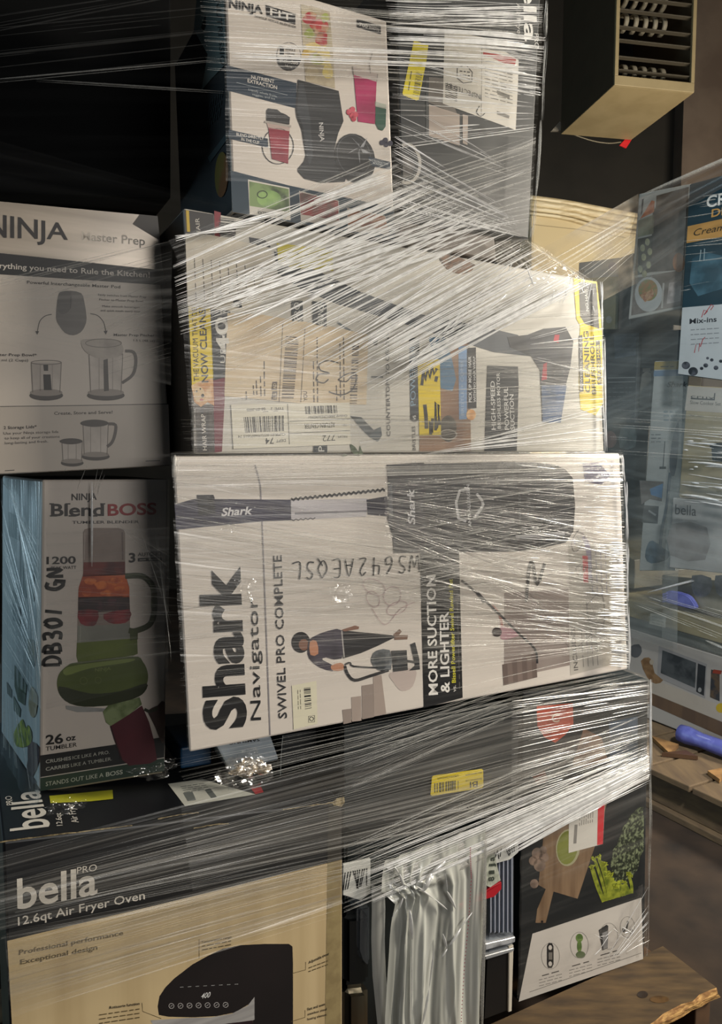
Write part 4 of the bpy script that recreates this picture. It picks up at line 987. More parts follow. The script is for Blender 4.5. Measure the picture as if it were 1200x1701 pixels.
p.poly([(962, 468), (991, 471), (996, 546), (972, 538), (964, 525)], '23262b', 4).text('NO HAIR', (979, 517), (976, 480), (-5, 0), 'cfcec8', L=6)
p.text('CLEANING', (981, 652), (978, 550), (-8, 0), '1d1d18', L=6, bold=0.0150).text('BRUSHROLL', (991, 655), (987, 556), (-7, 0), '1d1d18', L=6, bold=0.0100)
p.poly([(990, 565), (997, 566), (1000, 640), (993, 640)], '23262b', 4).text('& LONG HAIR', (998, 636), (996, 572), (-4.5, 0), YL, L=6, bold=0.0100)
p.poly([(962, 558), (968, 556), (970, 650), (963, 652)], '3a3c40', 4).text('POWERFUL PICK-UP', (968, 648), (967, 560), (-3.5, 0), 'bdbbb2', L=6, bold=0.0100)
p.build()
# labels pasted on the carton
p = Part(vc, vp, 'shipping_label', 'creased beige shipping label with handwriting')
pap = ink('cdbb9e', 'c2ad8e', scale=18)
p.poly([(308, 388), (350, 390), (451, 412), (453, 440), (455, 480), (420, 520), (312, 509)], ink('c9c1b2', 'bcb3a3', scale=15), 3)
for i in range(9):
    x = 326+i*14; p.greek((x, 500-i*2), (x-3, 428+i*2), 1.5, '5b554c', L=5, words=4)
p.poly([(378, 520), (430, 522), (540, 540), (612, 556), (609, 672), (500, 670), (373, 658)], pap, 4)
bkk = '4b4038'
p.line([(470, 536), (464, 668)], 1, bkk, 6).line([(507, 545), (500, 668)], 1, bkk, 6)
p.bars([(475, 558), (468, 664), (488, 664), (497, 560)], 34, bkk, 6)
p.bars([(586, 570), (581, 674), (593, 674), (597, 570)], 24, bkk, 6)
for x, y0, y1 in ((410, 664, 650), (422, 656, 640), (427, 656, 632), (434, 658, 625), (440, 658, 600), (522, 668, 600), (528, 668, 560), (560, 666, 640), (566, 660, 570), (572, 664, 560)): p.greek((x, y0), (x-1, y1), 1.8, bkk, L=6, words=max(2, int((y0-y1)/12)))
for yy, t in ((664, 'LS'), (648, 'AD')):
    p.poly([(453, yy-14), (461, yy-14), (460, yy), (451, yy)], '5b5048', 6).text(t, (459, yy-2), (459, yy-11), (-5, 0), 'cdbb9e', L=7, bold=0.0150)
p.text('YOU', (511, 666), (510, 650), (-6, 0), bkk, L=6, bold=0.0150)
p.line([(563, 603), (545, 599), (531, 605), (533, 615), (548, 620), (530, 622), (526, 632), (538, 636), (546, 630)], 2, '33302e', 8, smooth=5)
p.line([(562, 631), (575, 622), (590, 620), (592, 632), (585, 648), (568, 656), (550, 652), (547, 650)], 2, '33302e', 8, smooth=5).line([(562, 631), (575, 634), (585, 624)], 1.8, '33302e', 8, smooth=4)
p.build()
p = Part(vc, vp, 'return_label', 'white return label printed upside down')
p.poly([(384, 672), (581, 668.5), (583, 738), (388, 745.5)], 'dbd6c6', 7)
ik = '26251f'
p.bars([(405, 693), (473, 690), (473, 716), (408, 719)], 22, ik, 9)
p.bars([(507, 675), (562, 673), (563, 686), (508, 688)], 20, ik, 9)
p.line([(478, 671), (481, 738)], 0.9, ik, 9).line([(481, 700), (582, 696)], 0.9, ik, 9).line([(481, 720), (582, 715)], 0.9, ik, 9)
p.text('RETURN CENTER', (556, 701.5), (506, 704.5), (0, 8), ik, L=9, bold=0.0).text('772', (557, 722), (536, 723.5), (0, 10), ik, L=9, bold=0.0).text('FROM', (577, 723), (562, 724), (0, 4), ik, L=9).text('TO:', (577, 703.5), (569, 704), (0, 4), ik, L=9)
p.text('Order# 2000129556902951', (577, 688.5), (513, 691), (0, 4.5), ik, L=9)
p.text('74', (455, 727), (441, 728), (0, 10), ik, L=9, bold=0.0100).text('DEPT', (475, 729), (459, 730), (0, 5), ik, L=9)
p.text('CLMR:01-0772706073515 74', (474, 719.5), (396, 723), (0, 4.5), ik, L=9)
p.text('TYPE: 2', (472, 676), (450, 677), (0, 4.5), ik, L=9).text('08-07-2025', (441, 677), (410, 679), (0, 4.5), ik, L=9)
p.line([(437, 684), (446, 683.5)], 0.8, ik, 9).line([(454, 683), (462, 682.7)], 0.8, ik, 9)
p.build()
p = Part(vc, vp, 'yellow_sticker', 'yellow sticker near the upper edge')
p.poly([(460, 404), (552, 414), (554, 450), (500, 446), (463, 440)], 'd0c22e', 4).greek((480, 420), (540, 427), 2, '7b7430', L=6, words=3).build()

# ================================================================ single serve blender carton
sb, bpn = carton('single_serve_blender_carton', 'white and navy single serve blender carton near the top', [(373, -46), (643, 34), (657, 400), (387, 352)], -0.012, 0.25, [ink('cbc2b9', wear=0.05), ink('0c141b', rough=0.6)], midx=[0, 1, 1, 1, 1, 0], D=-N*0.25)
NV = '15293b'
p = Part(sb, bpn, 'lettering')
p.text('NINJA', (381, 13), (437, 23), (0, -15), '232224', bold=0.0225, up1=(0, -13))
p.poly([(441.7, 8), (491, 23), (491, 41), (443, 27)], '232224', 2).text('FIT', (449, 24.5), (486, 35), (0, -11.5), 'd5cfc8', L=4, bold=0.0100)
p.text('SINGLE SERVE BLENDER', (423, 28), (493, 47.5), (0, -3.6), '4a4644', bold=0.0100)
p.ell(480, 94, 20.8, 23.8, '232224', 2).poly([(461.5, 97), (460.5, 90), (463, 80), (470, 73), (480, 71), (490, 74), (497, 81), (499.5, 91), (499, 99)], 'cbc2b9', 3)
p.text('1', (465, 90), (472, 92), (0, -13), '232224', bold=0.0300).text('SINGLE', (474, 83), (491, 86), (0, -3.8), '232224', bold=0.0100).text('SERVE', (474, 89), (490, 92), (0, -3.8), '232224', bold=0.0100).text('CUP', (474, 95), (484, 97), (0, -3.8), '232224', bold=0.0100)
p.text('Included', (465, 102.5), (495, 107.5), (0, -6), 'd5cfc8', bold=0.0100).text('16oz.', (474, 110.5), (486, 113), (0, -4), 'd5cfc8', bold=0.0050)
p.poly([(592.7, 31), (633, 43), (633, 57), (593, 45)], '2b2a2d', 2).text('700', (597, 43), (611, 47), (0, -6), 'd5cfc8', L=4, bold=0.0150).text('WATTS', (613, 47.5), (630, 52.5), (0, -5), 'd5cfc8', L=4)
p.build()
p = Part(sb, bpn, 'navy_bands', 'navy printed bands')
p.poly([(376, 108), (435, 123), (493, 138), (492, 180), (377, 150)], NV, 1)
p.poly([(380, 215), (445, 230), (446, 245), (380, 230)], NV, 4)
p.poly([(383, 283), (480, 308), (655, 345), (657, 400), (387, 352)], '173040', 1)
p.text('NUTRIENT', (417.5, 130.5), (456, 138.5), (0, -6), 'd0cbc5', L=6, bold=0.0150).text('EXTRACTION', (411.5, 136.5), (460.5, 148.5), (0, -6), 'd0cbc5', L=6, bold=0.0150)
p.line([(393, 137), (478, 158)], 0.7, '9aa3a8', 6).text('Liquefy whole fruits,', (413, 150), (461, 162), (0, -3.6), 'aab0b2', L=6).text('veggies, and ice', (419, 158), (457, 166), (0, -3.6), 'aab0b2', L=6)
p.text('BLEND DIRECTLY', (393, 225), (438.5, 233), (0, -4.8), 'd0cbc5', L=6, bold=0.0150).text('IN THE CUP', (401, 233), (431, 239.5), (0, -4.8), 'd0cbc5', L=6, bold=0.0150)
p.build()
p = Part(sb, bpn, 'product_picture')
p.poly([(500, 7), (525, 12), (548, 20), (553, 80), (557, 147), (508, 135), (503, 70)], ink('b5a890', '9c8f78', scale=40), 2)
for x, y, rx, ry, c_ in ((515, 30, 12, 10, 'a03038'), (530, 45, 14, 12, 'b03a3e'), (535, 66, 10, 12, 'a03038'), (515, 55, 9, 8, '8f9a50'), (540, 30, 7, 8, '9aa25a'), (520, 78, 12, 9, 'c9b26a'), (538, 92, 12, 14, 'c9b565'), (527, 100, 10, 9, '97a05a'), (545, 118, 9, 14, 'd0bd70'), (518, 120, 10, 12, 'a89a80'), (508, 92, 6, 9, 'b89a50')): p.poly(blob(x, y, rx, ry, x), ink(c_, 'b9a888', scale=90, thr=(0.45, 0.75)), 3)
p.poly([(495, 132), (563, 151), (571, 201), (562, 222), (556, 247), (556, 265), (575, 297), (573, 302), (534, 304), (506, 297), (495, 285), (495, 280), (505, 268), (508, 258), (501, 215), (493, 195), (491, 180)], ink('1d1e21', '28292c', scale=5), 4)
p.poly([(497, 137), (505, 139), (516, 200), (520, 260), (514, 275), (509, 255), (503, 210), (494, 185)], ink('33353a'), 5)
p.text('NINJA', (530, 204), (532.5, 235), (7, -0.5), 'bdbab8', L=7, bold=0.0150)
p.poly([(443, 183), (446, 180), (461, 182), (467, 187), (475, 190), (482, 195), (481, 207), (443, 200)], '2c2a2c', 4)
p.line([(440, 202), (484, 210)], 3.5, 'a59d96', 4)
p.poly([(446, 212), (481, 218), (479, 272), (452, 264)], ink('7d2233', '93303f', scale=30), 4)
p.poly([(443, 203), (482, 210), (481, 220), (446, 214)], ink('b59f98'), 3)
p.ring(462, 243, 26, 29.5, 1.3, '2a282a', 3)
p.ell(590, 263, 33, 42, '1b1b1d', 5, rot=-18).ring(588, 258, 27, 34, 1.4, '47474b', 6, rot=-18)
for a_ in range(5):
    t = a_*1.256+0.3; p.poly([(598, 245), (598+22*math.cos(t), 248+24*math.sin(t)), (598+7*math.cos(t+0.5), 248+8*math.sin(t+0.5))], ink('9b9ca0', '5b5c60', scale=60), 7)
p.poly([(612, 260), (649, 269), (649, 281), (618, 276)], NV, 8).text('PRO EXTRACTOR', (613, 267), (645, 274), (0, -3), 'b9bcbe', L=9, bold=0.0100).text('BLADES', (620, 272), (636, 276), (0, -3), 'b9bcbe', L=9, bold=0.0100)
p.poly([(588, 124), (626, 136), (623, 206), (595, 202)], ink('8f1c4a', 'a5265a', scale=20), 4).poly([(586, 110), (628, 123), (626, 137), (588, 125)], ink('bdb0aa'), 3)
p.line([(616, 122), (614, 105), (619, 88)], 1, '7d7672', 5).line([(586, 110), (588, 124)], 0.8, '8b847e', 5).line([(628, 123), (626, 136)], 0.8, '8b847e', 5)
p.poly([(623, 168), (642, 174), (642, 180), (623, 176)], ink('a9ada0'), 4)
p.poly([(624, 177), (642, 181), (641, 210), (636, 217), (629, 215), (624, 205)], ink('1e4a3a'), 5)
for x, y in ((580, 186), (586, 182), (585, 192), (591, 190), (588, 197)): p.ell(x, y, 4.5, 5, ink('a8384a', 'c25060', scale=80), 5)
for x, y in ((635, 237), (641, 233), (642, 240), (649, 238)): p.ell(x, y, 4, 4.5, ink('24223a'), 5)
p.build()
p = Part(sb, bpn, 'recipe_pictures')
p.poly([(412, 298), (481, 312), (483, 366), (415, 356)], 'cfc9bf', 2).poly([(414, 301), (480, 314), (481, 352), (415, 342)], ink('7c9160', '3d4a34', scale=35), 3)
p.ell(447, 330, 20, 14, ink('8fae6a', '6d8c50', scale=30), 4).ring(436, 323, 8, 6, 1.5, '2d3a2c', 5).text('EXTRACTIONS', (429, 355), (470, 362), (0, -5), '2a2c28', L=5, bold=0.0100)
p.poly([(497, 317), (563, 333), (565, 377), (500, 367)], 'b9b1a8', 2).poly([(498, 319), (562, 334), (563, 366), (500, 356)], ink('8a3a3a', '5b4a44', scale=35), 3)
p.poly([(577, 345), (640, 358), (647, 390), (578, 384)], 'b9b1a8', 2).poly([(578, 347), (640, 360), (645, 382), (578, 373)], ink('9a6a52', '6b4038', scale=35), 3).text('SHAKES', (605, 385), (630, 389), (0, -4), '2a2c28', L=5, bold=0.0100)
p.build()
# left side face of that carton, modelled by its own plane
e0, e1 = bpn.P(373, -46), bpn.P(387, 352)
SS = Plane(e0, (e1-e0).cross(N)); SS = SS if SS.n.dot(C0-e0) > 0 else Plane(e0, -SS.n); SS = SS.at(0.001)
p = Part(sb, SS, 'side_print')
p.poly([(330, -40), (371, -40), (376, 105), (352, 130), (335, 150), (345, 90), (322, 50)], ink('7d8c8a', '6b7a78', scale=8), 1)
p.poly([(334, 45), (342, 22), (342, 45), (338, 52)], '1c272b', 2)
p.text('NUTRI SSIO', (358, 0), (367, 108), (8, 0), '141a1c', L=3, bold=0.0100)  # reflected lettering, drawn in as dark ink
p.poly([(345, 262), (379, 217), (380, 228), (349, 270)], ink('44555a'), 2)
p.ell(368, 290, 11, 38, ink('7b7a28', '8d5a28', scale=12), 2, rot=2)
for i in range(6): p.greek((343+i*4, 215-i*4), (350+i*4, 160-i*4+8), 1.2, '38474c', L=3, words=3)
p.build()

# ================================================================ black carton beside it
kb, kp = carton('black_appliance_carton', 'black appliance carton with pasted white label at the top right of the stack', [(655, -60), (899, -8), (879, 398), (669, 362)], -0.02, 0.28, [ink('24272a', '1d2022', scale=6)])
p = Part(kb, kp, 'product_picture')
sv = ink('a3968c', '8b8078', scale=10, stretch=(0.4, 0.4, 6))
p.poly([(713, 128), (738, 130), (760, 190), (712, 170)], ink('6b655f'), 1).poly([(713, 173), (764, 190), (764, 242), (713, 226)], sv, 2).poly([(769, 190), (778, 192), (777, 241), (769, 238)], sv, 2)
p.poly([(708, 130), (712, 130), (713, 228), (708, 226)], '3c3f40', 2)
p.ring(676, 272, 22, 32, 5, 'a9a59e', 2, a0=-110, a1=110).poly([(669, 258), (684, 262), (690, 276), (684, 292), (670, 294)], ink('35322f', '5a5550', scale=30), 2)
p.ell(800, 215, 6, 6, '0f1112', 2)
p.build()
p = Part(kb, kp, 'lettering')
p.text('bella', (869, -60), (872, 68), (21, 2), 'd6d4cf', bold=0.0200).text('PRO', (888, 55), (889, 80), (7, 1), 'c6c4bf').text('Air Fryer', (858, 5), (860, 62), (7, 1), 'b6b4af')
p.build()
p = Part(kb, kp, 'shipping_label', 'white shipping label with a red corner')
p.poly([(739, 50), (803, 62), (862, 100), (861, 140), (857, 216), (736, 172)], 'c9c4ba', 4).line([(801, 63), (800, 194)], 0.8, '8b8780', 6)
p.poly([(803, 85), (858, 97), (856, 109), (835, 104), (815, 95), (803, 92)], '9a2f2c', 6)
for i in range(8): p.line([(740, 138+i*3.2), (760, 146+i*3.2)], 1.6, '5b5954', 6)
for i in range(9): p.greek((806, 112+i*6), (852, 124+i*6), 1.3, '77746e', L=6, words=4)
p.poly([(826, 150), (847, 158), (847, 164), (827, 157)], '77746e', 6).poly([(826, 184), (847, 192), (846, 197), (826, 190)], '77746e', 6)
p.text('INSPECTED BY', (800, 158), (741, 136), (0, 8), '3f3d3a', L=7)
p.line([(760, 112), (775, 108), (785, 120), (784, 136), (770, 138), (760, 130)], 1.5, '3a3836', 7, closed=True)
for i in range(3): p.greek((764, 118+i*6), (781, 120+i*6), 2, '3a3836', L=7, words=3)
p.line([(797, 176), (792, 186), (799, 193), (806, 188)], 1.4, '3a3836', 7, smooth=4)
p.build()
p = Part(kb, kp, 'yellow_sticker', 'long yellow barcode sticker')
p.poly([(688, 67), (712, 75), (709, 100), (696, 166), (692, 167), (670, 158), (669, 155)], 'd8c729', 4)
p.bars([(692, 120), (686, 158), (696, 161), (702, 123)], 16, '6b6428', 6); p.greek((679, 150), (684, 118), 1.6, '5b5628', L=6, words=2)
p.build()
tb, tp_ = carton('flat_brown_carton', 'flat grey-brown carton under the black appliance carton', [(664, 367), (822, 393), (826, 434), (662, 405)], -0.005, 0.22, [ink('6a5e54', '5a5048', scale=8)])
# backdrop box added at upper left; dark void put into its colour
ub, up_ = carton('dark_backdrop_box', 'large near-black backdrop box standing for the dark void at top left', [(-90, -90), (284, -30), (284, 330), (-90, 316)], -0.24, 0.2, [ink('060708', '08090a', scale=4, rough=0.9, spec=0.1)])

# ================================================================ the far pallet on the right, its long side facing the aisle
def rcarton(name, label, quad, off, mats, depth=0.3, midx=None, bevel=0.003):
    return carton(name, label, quad, off, depth, mats, plane=RIGHT, midx=midx, bevel=bevel)
gw = 'a7a39b'
# frozen dessert maker carton, hanging forward
cm, cp = rcarton('dessert_maker_carton', 'dark teal dessert maker carton with tan stripe and white lower panel, top right corner', [(1146, 306), (1262, 274), (1262, 640), (1126, 622)], 0.10, [ink('17313c'), ink('8d979a')], midx=[0, 1, 1, 1, 1, 1])
p = Part(cm, cp, 'printed_bands', 'tan stripe and white lower panel')
p.poly([(1143, 376), (1262, 350), (1262, 382), (1141, 404)], 'ab854c', 1)
p.poly([(1134, 511), (1262, 500), (1262, 639), (1127, 621)], 'a9b0b3', 1)
for x, y, r_ in ((1140, 607, 7), (1152, 617, 8), (1173, 607, 4), (1183, 598, 3), (1190, 611, 4), (1198, 600, 3), (1176, 595, 2.5), (1166, 612, 3), (1206, 607, 5)): p.ell(x, y, r_, r_*0.9, ink('1d2126', '4a4d55', scale=50), 2)
p.poly([(1150, 430), (1172, 418), (1200, 425), (1200, 480), (1160, 492), (1146, 470)], ink('20404e', '3a5c6c', scale=14), 1)
p.line([(1165, 415), (1163, 433)], 1.5, '7d9097', 3).line([(1171, 413), (1170, 432)], 1.5, '7d9097', 3)
p.build()
p = Part(cm, cp, 'lettering')
p.text('CREAMi', (1174, 345), (1262, 327), (1, -19), 'c9cdca', bold=0.0200)
p.text('DELUXE', (1182, 361), (1262, 343), (1, -13), 'ab854c', bold=0.0200)
p.text('Creamify', (1153, 392), (1225, 378), (0, -11), '2d2a20', bold=0.0, shear=0.3)
p.text('Mix-ins', (1146, 538), (1191, 534), (0.3, -8.5), '2c2f33', bold=0.0150)
for i in range(4): p.greek((1148, 548+i*8), (1195, 545+i*8), 1.2, '7c8084', words=5)
rd = '9c3b40'
p.line([(1166, 527), (1170, 515), (1176, 517), (1170, 523), (1178, 512)], 1.3, rd, 7).line([(1178, 512), (1182, 506), (1186, 508), (1181, 515)], 1.3, rd, 7)
p.line([(1154, 586), (1157, 572), (1161, 584), (1163, 570)], 1.3, rd, 7).line([(1164, 576), (1168, 564), (1172, 560)], 1.3, rd, 7)
p.build()
# picture carton beside it
fc, fp = rcarton('food_picture_carton', 'carton with plate of food and vegetable pictures, beside the teal dessert maker carton', [(1062, 322), (1148, 305), (1134, 512), (1044, 531)], 0.05, [ink('a3a49e'), ink('8c8d88')], midx=[0, 1, 1, 1, 1, 1])
p = Part(fc, fp, 'printed_picture')
p.poly([(1067, 331), (1070, 330), (1068, 352), (1065, 358)], '3a3d40')
p.poly([(1065, 362), (1083, 333), (1088, 334), (1087, 352), (1063, 364)], ink('9b4b2b', 'b06a42', scale=60), 2)
p.poly([(1091, 325), (1145, 310), (1136, 448), (1081, 452), (1085, 350), (1090, 345)], ink('3a352f', '6b6158', scale=18, thr=(0.4, 0.75)), 1)
p.poly([(1061, 366), (1087, 356), (1086, 388), (1060, 394)], ink('6f6f5a', '8d9078', scale=18), 1)
p.poly([(1060, 397), (1085, 391), (1081, 452), (1055, 458)], ink('35332c', '4a473c', scale=18), 1)
for x, y in ((1076, 402), (1068, 412), (1080, 418), (1070, 427), (1064, 447), (1078, 440), (1071, 455)): p.ell(x, y, 4, 6, ink('9a9a78', '84846a', scale=60), 3)
p.poly([(1054, 462), (1135, 448), (1133, 508), (1049, 524)], ink('5e5750', '77706a', scale=14), 1)
p.ell(1078, 489, 23, 29, ink('a5a8a6'), 3).ell(1077, 482, 16, 18, ink('8f6b3e', '6d7443', scale=70), 4).poly([(1063, 490), (1085, 480), (1087, 492), (1072, 502)], ink('a88660', '87502e', scale=90), 5)
p.line([(1103, 470), (1100, 512)], 3, 'a09e98', 4).ell(1128, 436, 10, 16, ink('9c6a3e', '8a5a36', scale=30), 3)
p.poly([(1112, 470), (1133, 466), (1131, 500), (1108, 505)], ink('8a8380', 'a59f9b', scale=40), 2)
p.build()
# pale yellow carton
yc, yp = rcarton('pale_yellow_carton', 'pale yellow kitchen carton with white lid band, far left of the right-hand pallet', [(962, 436), (1030, 428), (1026, 547), (958, 548)], -0.02, [ink('8f8a6c'), ink('55534a')], depth=0.3, midx=[0, 1, 0, 1, 1, 0])
p = Part(yc, yp, 'printed_band', 'grey-white printed band')
p.poly([(963, 437), (1030, 428), (1028, 459), (961, 463)], '94989a', 1).ell(1018, 443, 7, 8, '636a92', 2).text('bella', (952, 457), (972, 452), (0, -6), '4b4e52', L=2, bold=0.0100)
p.ell(1012, 531, 5, 6, 'a3a195', 1)
p.build()
gc, _ = rcarton('grey_brown_carton', 'grey-brown carton end between the pale yellow carton and the food picture carton', [(1030, 428), (1052, 420), (1048, 540), (1027, 548)], 0.0, [ink('5c5852', '4f4b46', scale=10)], depth=0.4)
# second layer down: dark shelf area
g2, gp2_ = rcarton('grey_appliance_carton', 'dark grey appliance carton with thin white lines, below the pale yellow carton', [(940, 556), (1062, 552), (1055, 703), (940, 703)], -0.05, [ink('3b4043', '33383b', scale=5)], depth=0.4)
p = Part(g2, gp2_, 'printed_lines')
for y in (628, 635): p.line([(1010, y), (1056, y-1)], 1.2, '7f8485')
for i in range(5): p.greek((1010, 645+i*7), (1050, 644+i*7), 1, '62676a', words=5)
p.poly([(1020, 556), (1058, 554), (1057, 590), (1022, 596)], ink('56606a', '3f484f', scale=20)).build()
g3, gp3 = rcarton('black_bottle_carton', 'black carton with a pale bottle picture behind the slim vacuum carton', [(1067, 556), (1140, 546), (1136, 700), (1061, 700)], -0.06, [ink('141719')], depth=0.4)
p = Part(g3, gp3, 'product_picture'); p.poly([(1067, 622), (1082, 621), (1080, 670), (1066, 674), (1063, 665)], ink('5f5e58', '4b4a46', scale=20), smooth=2).poly([(1068, 612), (1081, 611), (1081, 617), (1068, 618)], '4d4c48').build()
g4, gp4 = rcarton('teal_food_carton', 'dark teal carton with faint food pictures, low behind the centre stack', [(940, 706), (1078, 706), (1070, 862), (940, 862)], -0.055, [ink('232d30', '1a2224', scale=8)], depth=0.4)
p = Part(g4, gp4, 'food_picture')
p.ell(1014, 730, 11, 14, ink('5a4a48', '6b5450', scale=40)).poly([(1032, 712), (1055, 708), (1056, 742), (1030, 744)], ink('4d5a5c', '3c474a', scale=30), smooth=2).build()
bk_, _ = rcarton('dark_backing', 'tall dark backing added behind the others to darken the gaps beside the centre stack', [(985, 522), (1180, 506), (1170, 1000), (985, 990)], -0.48, [ink('14181a')], depth=0.1)  # added backing; the dark of the gaps is put into its colour
# slim vacuum carton
sc_, scp = rcarton('slim_vacuum_carton', 'tall white slim vacuum carton with blue stripe on the right-hand pallet', [(1088, 600), (1140, 600), (1148, 640), (1120, 948), (1060, 948)], 0.02, [ink('a7acab')], depth=0.0001) if False else (None, None)
sc_, scp = rcarton('slim_vacuum_carton', 'tall white slim vacuum carton with blue stripe on the right-hand pallet', [(1088, 600), (1146, 598), (1122, 948), (1062, 948)], 0.02, [ink('9da2a1'), ink('4a4f4e')], depth=0.07, midx=[0, 1, 1, 1, 1, 1])
p = Part(sc_, scp, 'printed_stripes', 'yellow and blue printed stripes')
p.poly([(1088, 601), (1146, 599), (1145, 613), (1087, 614)], '93803f', 1).poly([(1087, 616), (1145, 614), (1144, 624), (1086, 625)], '5a7591', 1).greek((1098, 609), (1120, 609), 2, '4a3f1c', words=2).build()
p = Part(sc_, scp, 'lettering')
p.text('Shark', (1108, 643), (1142, 643), (1, -9), '33383c', bold=0.0200, shear=0.2)
p.text('NAVIGATOR', (1104, 653), (1141, 652), (0, -7), '848b8d', bold=0.0).text('SYSTEM', (1106, 664), (1138, 663), (0, -7), '848b8d')
for i in range(3): p.greek((1103, 684+i*7), (1136, 684+i*7), 3, '78858c', words=3)
for i in range(3): p.greek((1082, 722+i*6), (1098, 722+i*6), 1.6, '6b7274', words=2)
p.build()
p = Part(sc_, scp, 'product_picture')
p.poly([(1119, 723), (1126, 702), (1128, 702), (1128, 730), (1126, 760), (1121, 790), (1114, 786), (1113, 760)], ink('46596b', '3a4a5a', scale=20), 2, smooth=2)
p.line([(1114, 785), (1108, 840), (1100, 880), (1097, 915)], 5, '3f566a', 2, smooth=3)
p.poly([(1076, 905), (1085, 898), (1105, 912), (1112, 918), (1108, 930), (1082, 936), (1072, 925)], ink('4a6070', '2f3f4a', scale=20), 3, smooth=2)
p.line([(1105, 733), (1102, 776)], 1.4, '4b5154', 3).poly([(1096, 775), (1107, 775), (1107, 779), (1096, 779)], '4b5154', 3)
p.poly([(1063, 798), (1103, 800), (1100, 833), (1080, 829), (1066, 838)], ink('5a5654', '6b6866', scale=18), 2).poly([(1080, 812), (1102, 803), (1100, 828), (1082, 822)], '4f78a0', 3)
p.poly([(1070, 839), (1095, 841), (1093, 870), (1067, 868)], ink('2f3336', '45494c', scale=18), 2).line([(1078, 848), (1090, 856)], 3, '8a8f90', 3)
p.build()
# slow cooker carton and toaster carton
sl, slp = rcarton('slow_cooker_carton', 'cream slow cooker carton in glossy film above the grey-white carton, right edge', [(1143, 640), (1270, 648), (1270, 836), (1128, 825)], 0.095, [ink('93896c', '857b60', scale=9)], depth=0.06)
p = Part(sl, slp, 'lettering')
p.poly([(1143, 641), (1270, 649), (1270, 690), (1138, 682)], '9c9890', 1)
p.text('crux', (1148, 661), (1188, 664), (0, -6), '2f2f2e', L=3, bold=0.0).line([(1148, 662), (1188, 664)], 2.4, '2f2f2e', 3).line([(1187, 664), (1188, 653)], 2, '2f2f2e', 3)
p.text('Slow Cooker Set', (1147, 671), (1198, 674), (0, -6), '3c3b38', L=3)
p.text('Dual crocks', (1146, 691), (1169, 693), (0, -3.5), '55503f', L=3)
p.build()
p = Part(sl, slp, 'product_picture'); p.poly([(1182, 738), (1230, 736), (1235, 770), (1184, 766)], ink('2f3436', '3e4446', scale=20), 2).poly([(1180, 736), (1200, 735), (1200, 742), (1180, 743)], '222628', 3).build()
bt, btp = rcarton('kettle_carton', 'grey-white carton with lowercase lettering under the cream slow cooker carton', [(1118, 827), (1270, 839), (1270, 960), (1112, 943)], 0.095, [ink('9b9c9a', '8d8e8c', scale=10)], depth=0.06)
p = Part(bt, btp, 'lettering')
p.text('bella', (1122, 854), (1157, 857), (0.5, -17), '3e4143', bold=0.0).text('slow cooker', (1122, 864), (1160, 867), (0, -4), '8a8b8a').build()
p = Part(bt, btp, 'product_picture'); p.poly([(1117, 870), (1175, 876), (1172, 930), (1114, 922)], ink('83817f', '747270', scale=18), 1, smooth=2).build()
# layer with flat cardboard
fb, fbp = rcarton('flat_kraft_carton', 'low kraft carton with dark scuffed lid above the microwave carton', [(1000, 985), (1300, 1060), (1300, 1099), (1000, 1011)], 0.07, [ink('7b7253', '6a6248', scale=9, rough=0.4)], depth=0.5)
p = Part(fb, fbp, 'sticker'); p.poly([(1081, 1018), (1107, 1024), (1106, 1043), (1079, 1036)], 'a5a69c', 1)
for i in range(3): p.greek((1084, 1024+i*5), (1103, 1029+i*5), 1, '6d6e68', L=2, words=3)
p.build()
dl, _ = rcarton('flat_dark_carton', 'thin black lid lying over the microwave carton', [(1000, 1012), (1300, 1100), (1300, 1121), (1000, 1029)], 0.07, [ink('1c2423', '2a3433', scale=9, rough=0.25)], depth=0.5)
mw, mwp = rcarton('microwave_carton', 'white microwave carton with kitchen counter picture on the right-hand pallet', [(1000, 1030), (1300, 1122), (1300, 1290), (1000, 1163)], 0.07, [ink('a39e98')], depth=0.5)
p = Part(mw, mwp, 'product_picture')
p.poly([(1000, 1118), (1080, 1150), (1300, 1240), (1300, 1268), (1080, 1170), (1000, 1136)], ink('64503f', '57463a', scale=14, stretch=(1, 1, 0.1)), 1)
p.poly([(1000, 1103), (1060, 1118), (1300, 1212), (1300, 1240), (1080, 1150), (1000, 1118)], ink('aaa195'), 2)
p.poly([(1095, 1073), (1175, 1103), (1172, 1160), (1092, 1125)], '8f8d8c', 3).poly([(1101, 1080), (1157, 1101), (1155, 1143), (1098, 1118)], ink('303437', '4a4e50', scale=22), 4).poly([(1160, 1102), (1173, 1107), (1170, 1156), (1157, 1149)], '2b2e31', 4).ell(1163, 1146, 3, 4, '8d8d8c', 5)
p.poly([(1046, 1075), (1062, 1070), (1067, 1082), (1060, 1092), (1050, 1090)], ink('57585a'), 3, smooth=2)
p.poly([(1065, 1098), (1078, 1092), (1084, 1100), (1088, 1118), (1102, 1130), (1090, 1136), (1076, 1126)], ink('84684a', '6e543a', scale=40), 3, smooth=2).ell(1083, 1100, 3.5, 4.5, 'a79c8c', 4)
p.poly([(1182, 1112), (1196, 1116), (1196, 1165), (1180, 1158)], ink('33353a', '5a4a3a', scale=40), 3).poly([(1186, 1112), (1200, 1114), (1198, 1120), (1184, 1118)], '8a3a2a', 4)
p.ell(1198, 1176, 8, 8, 'b59a2f', 4)
p.build()
